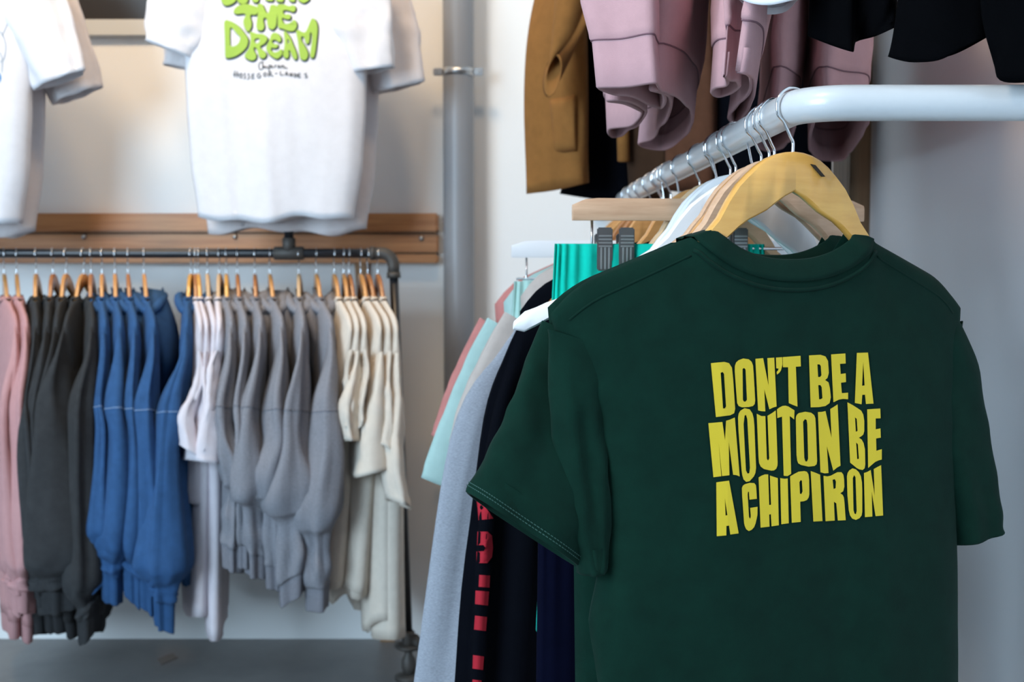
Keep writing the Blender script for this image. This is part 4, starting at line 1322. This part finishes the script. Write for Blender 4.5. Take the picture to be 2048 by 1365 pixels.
# charcoal
specs = [(71, 56, 'hanger_orange', 1150, 0.042, 0.0), (105, 80, 'hanger_brown', 1180, 0.05, 0.0), (131, 100, 'hanger_orange', 1205, 0.055, 0.0), (166, 122, 'hanger_orange', 1216, 0.085, 0.0), (181, 168, 'hanger_brown', 1270, 0.050, 0.0)]
for i, (hp, npx, hm, cy_, pf, zo) in enumerate(specs):
    loc, rz = rack_pose(hp, npx)
    lab = 'charcoal sweatshirt, %s from the left among five on the pipe rack' % ordw[i]
    hanger('wooden hanger of the %s charcoal sweatshirt from the left' % ordw[i], hm, loc, rz, RS, LOOP2, DROP2)
    make_long('sweatshirt', lab, 'sweatshirt', (loc[0], loc[1], loc[2] + GAR), rz, 'charcoal', 'charcoal_rib', hs=RS, S=0.235, L=1.0, near=1, seed=21 + i * 1.7, cuff_z=czl(cy_), puff=pf, T=0.034, cuff=0.075, inplane=0.095, group='charcoal sweatshirts on the pipe rack')
# blue
specs = [(203, 192, 'hanger_orange', 1165, 0.045), (229, 222, 'hanger_orange', 1200, 0.045), (255, 252, 'hanger_brown', 1205, 0.045), (287, 288, 'hanger_orange', 1222, 0.05), (381, 360, 'hanger', 1250, 0.055)]
for i, (hp, npx, hm, cy_, pf) in enumerate(specs):
    loc, rz = rack_pose(hp, npx)
    lab = ('blue hooded sweatshirt, %s from the left among the blue ones' % ordw[i]) if i < 4 else 'blue hooded sweatshirt hanging apart, beside the white t-shirts'
    hanger('wooden hanger of the ' + (('%s blue hooded sweatshirt from the left' % ordw[i]) if i < 4 else 'separate blue sweatshirt beside the white t-shirts'), hm, loc, rz, RS, LOOP2, DROP2)
    make_long('hoodie', lab, 'hoodie', (loc[0], loc[1], loc[2] + GAR), rz, 'blue', 'blue_rib', hs=RS, seam='blue_seam', S=0.235, L=0.84, near=1, hood=1, seed=31 + i * 1.9, cuff_z=czl(cy_), puff=pf, T=0.032, cuff=0.085, pouch=0.915, ysh=(0.01 if i < 4 else -0.03), group='blue hooded sweatshirts on the pipe rack')


def rack_tee(i, n_, hp, npx, hm, mat, seed, Lz, slen, lab, hlab, group, th=0.028, zo=0.0, yoff=0.0, lean=0.0, T=0.040):
    loc, rz = rack_pose(hp, npx, zo)
    hanger(hlab, hm, (loc[0], loc[1], loc[2] - zo), rz, RS, LOOP2, DROP2)
    bd = Body(hs=RS, S=0.235, L=Lz, nw=0.10, ndf=0.08, ndb=0.03, slope=0.46, T=T, lean=lean, Tn=0.014, fold=0.034, seed=seed, nu=24, nv=24, droop=0.03, hemw=0.02, freq=2.2)
    zs = bd.top(0.235, 1)
    sl = [tee_sleeve(0.235, zs, 1, slen, 0.93, 0.095, 0.090, 0.012, th, yoff)]
    rnd = random.Random(int(seed * 10))
    sl[0]['slant'] = rnd.uniform(-0.03, 0.03); sl[0]['amp'] = 0.014
    sl[0]['y'] = [0.02, 0.01 + rnd.uniform(-0.01, 0.01), rnd.uniform(-0.015, 0.015), rnd.uniform(-0.02, 0.02)]
    return make_tee('t_shirt', lab, 't-shirt', (loc[0], loc[1], loc[2] - zo + GAR), rz, mat, bd, sl, group=group)


specs = [(390, 384, 'hanger_brown', 0.62, 0.27, 0.030), (396, 395, 'hanger', 0.95, 0.27, 0.030), (414, 411, 'hanger_pale', 0.98, 0.30, 0.050), (438, 424, 'hanger_pale', 0.46, 0.22, 0.016)]
for i, (hp, npx, hm, Lz, sl_, th) in enumerate(specs):
    rack_tee(i, 4, hp, npx, hm, 'white_pink', 41 + i * 2.1, Lz, sl_, 'plain white t-shirt, %s from the left between blue and grey hoodies' % ordw[i], 'wooden hanger of the %s white t-shirt between the hoodies' % ordw[i], 'white t-shirts on the pipe rack', th)
# heather grey hoodies
specs = [(452, 446, 'hanger', 1140, 0.042), (474, 473, 'hanger_brown', 1132, 0.036), (509, 505, 'hanger_brown', 1150, 0.05), (539, 545, 'hanger_orange', 1177, 0.05), (597, 590, 'hanger_pale', 1192, 0.065), (632, 643, 'hanger_orange', 1216, 0.055)]
for i, (hp, npx, hm, cy_, pf) in enumerate(specs):
    loc, rz = rack_pose(hp, npx)
    lab = 'heather grey hooded sweatshirt, %s of six from the white t-shirts' % ordw[i]
    hanger('wooden hanger of the %s heather grey hoodie from the left' % ordw[i], hm, loc, rz, RS, LOOP2, DROP2)
    make_long('hoodie', lab, 'hoodie', (loc[0], loc[1], loc[2] + GAR), rz, 'heather', 'heather_rib', hs=RS, seam='heather_rib', S=0.235, L=0.74, near=1, hood=1, seed=51 + i * 1.3, cuff_z=czl(cy_), puff=pf, T=0.034, inplane=0.09, pouch=0.70 + 0.03 * (i % 3), group='heather grey hoodies on the pipe rack')
# cream t-shirts
specs = [(668, 682, 'hanger_orange', 0.74, 0.20, 0.022, -0.07), (687, 697, 'hanger_orange', 0.82, 0.24, 0.024, -0.05), (698, 711, 'hanger_brown', 0.90, 0.20, 0.020, -0.02), (721, 740, 'hanger_orange', 0.86, 0.33, 0.050, -0.04), (735, 757, 'hanger_brown', 0.97, 0.26, 0.024, 0.01), (755, 773, 'hanger_brown', 1.02, 0.42, 0.036, 0.02)]
for i, (hp, npx, hm, Lz, sl_, th, ln) in enumerate(specs):
    rack_tee(i, 6, hp, npx, hm, 'cream', 61 + i * 2.7, Lz, sl_, 'cream t-shirt, %s of six from the grey hoodies' % ordw[i], 'wooden hanger of the %s cream t-shirt from the left' % ordw[i], 'cream t-shirts on the pipe rack', th, lean=ln, T=0.052)

# ------------------------------------------------------------------ white display t-shirts above the rack
DWT = 3.62


def display_tee(label, cx_px, top_py, D, mat, seed, half_px, bot_py, yaw=0.0, S=0.26, group=None, sl_l=(0.25, 0.75), sl_r=(0.30, 0.95)):
    o = P(cx_px, top_py, D)
    zb = P(cx_px, bot_py, D).z - o.z
    w = half_px / F * D
    bd = Body(S=S, L=-zb, nw=0.11, ndf=0.05, ndb=0.09, slope=0.38, T=0.045, Tn=0.02, fold=0.022, seed=seed, nu=44, nv=40, droop=0.02, freq=2.4, hb=0.0,
              prof=[(0, S, S), (0.15, S * 0.99, S * 0.99), (0.35, w * 1.02, w * 1.02), (0.6, w * 1.0, w * 1.0), (0.8, w * 0.97, w * 0.96), (1, w * 0.90, w * 0.86)])
    zs = bd.top(S, 1)
    sl = [tee_sleeve(S, zs, -1, sl_l[0], sl_l[1], 0.12, 0.080, 0.02, 0.040), tee_sleeve(S, zs, 1, sl_r[0], sl_r[1], 0.12, 0.078, 0.02, 0.040)]
    t = make_tee('t_shirt', label, 't-shirt', tuple(o), yaw, mat, bd, sl, group=group, sn=36, samp=0.012)
    return t, bd, tuple(o)


display_tee('plain white t-shirt hanging behind the one with the green lettering', 572, -165, DWT + 0.11, 'white_tee2', 72.0, 178, 464, math.radians(3), S=0.275, sl_l=(0.30, 0.92), sl_r=(0.36, 0.86))
tt, bdt, lt = display_tee('white t-shirt with bubbly green lettering above the pipe rack', 548, -170, DWT, 'white_tee', 75.0, 178, 440, 0.0)
display_tee('plain white t-shirt behind the white one at the left edge', -98, -165, DWT + 0.10, 'white_tee2', 78.0, 178, 468, 0.0, S=0.265, sl_r=(0.40, 0.76))
tl, bdl, ll = display_tee('white t-shirt with a thin line drawing at the left edge of the picture', -125, -170, DWT - 0.02, 'white_tee', 81.0, 178, 450, 0.0, sl_r=(0.345, 0.75))

BUB = {
    'T': [[(380, 195), (420, 120), (520, 70), (620, 70), (720, 100), (768, 125), (775, 190), (745, 235), (690, 240), (660, 235), (650, 280), (672, 360), (665, 440), (620, 510), (585, 490), (545, 410), (540, 330), (575, 240), (520, 220), (430, 230)]],
    'H': [[(765, 90), (800, 62), (850, 80), (885, 160), (915, 205), (945, 200), (970, 100), (1000, 80), (1065, 95), (1085, 170), (1075, 300), (1060, 420), (1010, 478), (950, 455), (925, 400), (915, 310), (890, 285), (862, 300), (862, 360), (875, 430), (850, 485), (810, 495), (765, 480), (748, 420), (760, 300), (775, 200)]],
    'E': [[(1080, 100), (1130, 70), (1200, 75), (1270, 100), (1340, 85), (1378, 120), (1370, 170), (1335, 195), (1260, 170), (1190, 165), (1175, 195), (1200, 235), (1270, 230), (1300, 265), (1280, 310), (1230, 310), (1165, 290), (1160, 320), (1190, 375), (1250, 385), (1310, 355), (1350, 320), (1390, 360), (1395, 430), (1350, 495), (1270, 500), (1180, 470), (1100, 440), (1090, 300)]],
    'D': [[(230, 390), (245, 340), (275, 325), (380, 365), (480, 440), (560, 540), (610, 620), (612, 690), (580, 770), (500, 850), (400, 910), (300, 935), (250, 915), (245, 800), (240, 600)], [(325, 470), (360, 455), (420, 530), (480, 590), (485, 640), (450, 710), (390, 745), (345, 745), (325, 700)]],
    'R': [[(640, 515), (690, 520), (760, 545), (850, 550), (910, 590), (925, 630), (880, 700), (810, 745), (830, 790), (890, 840), (905, 890), (870, 935), (820, 935), (785, 890), (765, 820), (740, 770), (705, 770), (715, 830), (745, 880), (735, 945), (680, 975), (610, 955), (560, 910), (575, 860), (620, 790), (650, 700), (655, 600)], [(715, 650), (745, 620), (785, 620), (800, 650), (780, 690), (735, 695)]],
    'E2': [[(960, 640), (985, 560), (1030, 528), (1090, 540), (1140, 600), (1140, 660), (1110, 680), (1060, 645), (1010, 645), (1000, 680), (1040, 710), (1090, 715), (1085, 760), (1040, 775), (990, 770), (985, 810), (1040, 845), (1100, 825), (1140, 790), (1165, 820), (1150, 890), (1080, 945), (1010, 920), (940, 860), (905, 780), (920, 720)]],
    'A': [[(1190, 510), (1225, 515), (1290, 600), (1340, 720), (1390, 850), (1400, 930), (1370, 960), (1320, 900), (1290, 820), (1262, 815), (1270, 880), (1250, 935), (1210, 935), (1175, 880), (1195, 760), (1200, 650)], [(1245, 640), (1265, 640), (1275, 690), (1250, 700)]],
    'M': [[(1385, 510), (1420, 485), (1490, 520), (1540, 510), (1590, 400), (1630, 310), (1665, 300), (1710, 350), (1730, 460), (1715, 650), (1690, 850), (1660, 930), (1625, 925), (1610, 880), (1640, 650), (1635, 540), (1610, 530), (1600, 640), (1575, 705), (1540, 690), (1510, 600), (1470, 590), (1470, 650), (1520, 730), (1575, 850), (1560, 940), (1510, 970), (1450, 930), (1430, 800), (1410, 650)]],
    'a': [[(180, -330), (178, -60), (190, 30), (235, 85), (300, 88), (380, 50), (425, -10), (430, -200), (420, -330)]],
    'b': [[(448, -330), (442, -60), (450, 30), (500, 62), (560, 60), (605, 30), (618, -60), (610, -330)]],
    'c': [[(665, -330), (665, -60), (690, 22), (735, 45), (778, 20), (790, -60), (785, -330)]],
    'd': [[(880, -330), (880, -40), (920, 14), (970, 20), (1020, -10), (1030, -330)]],
    'e': [[(1055, -330), (1052, -40), (1085, 26), (1135, 34), (1185, 0), (1195, -330)]],
    'f': [[(1255, -330), (1258, -40), (1290, 22), (1330, 30), (1368, 0), (1380, -330)]],
    'g': [[(1410, -330), (1408, -40), (1445, 25), (1510, 50), (1575, 15), (1600, -40), (1600, -330)]],
}


def bub(pt, dx=0, dy=0): return (420 + (pt[0] + dx) / 8.03, (pt[1] + dy) / 8.03)


mg = print_px(lt, 0.0, bdt, -1, 0.0032)
mk_ = print_px(lt, 0.0, bdt, -1, 0.0016)
for k_, loops in BUB.items():
    cxm = sum(p[0] for p in loops[0]) / len(loops[0]); cym = sum(p[1] for p in loops[0]) / len(loops[0])

    def grow(l, d):
        out = []
        n = len(l)
        ar = sum(l[i][0] * l[(i + 1) % n][1] - l[(i + 1) % n][0] * l[i][1] for i in range(n))
        s = 1 if ar > 0 else -1
        for i in range(n):
            tx = l[(i + 1) % n][0] - l[i - 1][0]; ty = l[(i + 1) % n][1] - l[i - 1][1]
            q = math.hypot(tx, ty) or 1
            out.append((l[i][0] + s * ty / q * d, l[i][1] - s * tx / q * d))
        return out
    poly_print('letter_shadow', [[bub(p, 14, 18) for p in grow(loops[0], 9)]] + [[bub(p, 14, 18) for p in l] for l in loops[1:]], mk_, M['black_print'], tt, 1, 4)
    poly_print('letter', [[bub(p) for p in l] for l in loops], mg, M['lime_print'], tt, 1, 4)
scr = [[(845, 1000), (800, 1010), (785, 1060), (800, 1115), (840, 1110), (870, 1060)], [(850, 990), (850, 1100), (870, 1060), (885, 1100)], [(905, 1055), (905, 1095), (930, 1090)], [(945, 1050), (950, 1140), (945, 1060), (975, 1050), (980, 1080), (950, 1095)],
       [(1000, 1050), (1000, 1090), (1020, 1090)], [(1040, 1050), (1045, 1095), (1045, 1060), (1075, 1048)], [(1105, 1050), (1090, 1075), (1110, 1095), (1125, 1070), (1105, 1050)], [(1150, 1050), (1150, 1095), (1160, 1060), (1185, 1055), (1190, 1095), (1225, 1080)], [(1240, 1090), (1232, 1110)]]
strokes_print('script_line', [[bub(p) for p in l] for l in scr], 1.7, mk_, M['black_print'], tt)
H0 = 1160
cap = [[(400, 1135), (395, 1240)], [(440, 1145), (440, 1250)], [(370, 1195), (470, 1200)],
       [(500, 1175), (475, 1215), (500, 1255), (520, 1215), (500, 1175)], [(575, 1180), (550, 1190), (560, 1220), (575, 1245), (545, 1270)], [(640, 1185), (612, 1195), (625, 1225), (635, 1250), (600, 1280)],
       [(720, 1190), (680, 1192), (675, 1265), (720, 1255)], [(678, 1225), (712, 1222)], [(810, 1180), (770, 1190), (762, 1240), (800, 1255), (815, 1220), (790, 1220)], [(885, 1165), (862, 1195), (880, 1230), (910, 1200), (885, 1165)],
       [(945, 1235), (945, 1155), (980, 1160), (975, 1190), (950, 1195), (1020, 1230)], [(1045, 1185), (1085, 1178)], [(1130, 1145), (1135, 1205), (1185, 1200)], [(1210, 1215), (1230, 1155), (1255, 1220)], [(1215, 1195), (1250, 1195)], [(1285, 1230), (1290, 1175), (1320, 1230), (1325, 1170)],
       [(1360, 1180), (1362, 1240), (1395, 1215), (1360, 1180)], [(1455, 1185), (1415, 1188), (1418, 1245), (1460, 1240)], [(1418, 1212), (1450, 1210)], [(1555, 1180), (1520, 1195), (1560, 1225), (1555, 1245), (1520, 1245)]]
strokes_print('caption_line', [[bub(p) for p in l] for l in cap], 1.7, mk_, M['black_print'], tt)
ml = print_px(ll, 0.0, bdl, -1, 0.0016)
strokes_print('line_drawing', [[(28, -10), (22, 20), (14, 50), (4, 72)], [(0, 62), (8, 75), (12, 95), (8, 118), (0, 124)], [(0, 105), (5, 120), (4, 145)]], 1.6, ml, M['grey_print'], tl)
poly_print('printed_dot', [[(-12, 150), (-6, 145), (0, 147), (3, 155), (0, 164), (-8, 166)]], ml, M['blue_print'], tl, 1, 3)

# red lettering: laid on the outward face of the black sleeve
mr_c, mr_s = math.cos(yb_), math.sin(yb_)
sleeve_o = [o for o in tb.children if o.name.startswith('sleeve')][0]
bpy.context.view_layer.update()
from mathutils.bvhtree import BVHTree
dg_verts = [Vector(v.co) for v in sleeve_o.data.vertices]
bv_s = BVHTree.FromPolygons(dg_verts, [list(p.vertices) for p in sleeve_o.data.polygons])
body_o = [o for o in tb.children if o.name.startswith('body')][0]
bv_b = BVHTree.FromPolygons([Vector(v.co) for v in body_o.data.vertices], [list(p.vertices) for p in body_o.data.polygons])


def red_map(px, py):
    r = P(px, py, 1.0)
    d = Vector((r.x, 1.0, r.z - H)).normalized(); o = Vector((-lb[0], -lb[1], H - lb[2])) * K
    dl = Vector((mr_c * d.x + mr_s * d.y, -mr_s * d.x + mr_c * d.y, d.z))
    ol = Vector((mr_c * o.x + mr_s * o.y, -mr_s * o.x + mr_c * o.y, o.z))
    best = None
    for bv in (bv_s, bv_b):
        h = bv.ray_cast(ol, dl)
        if h[0] is not None and (best is None or h[3] < best[3]): best = h
    p = best[0] if best else ol + dl * (2.0 * K)
    return (p - dl * 0.0015) / K


for l in RED:
    poly_print('printed_letter', [l], red_map, M['red_print'], tb, 3)
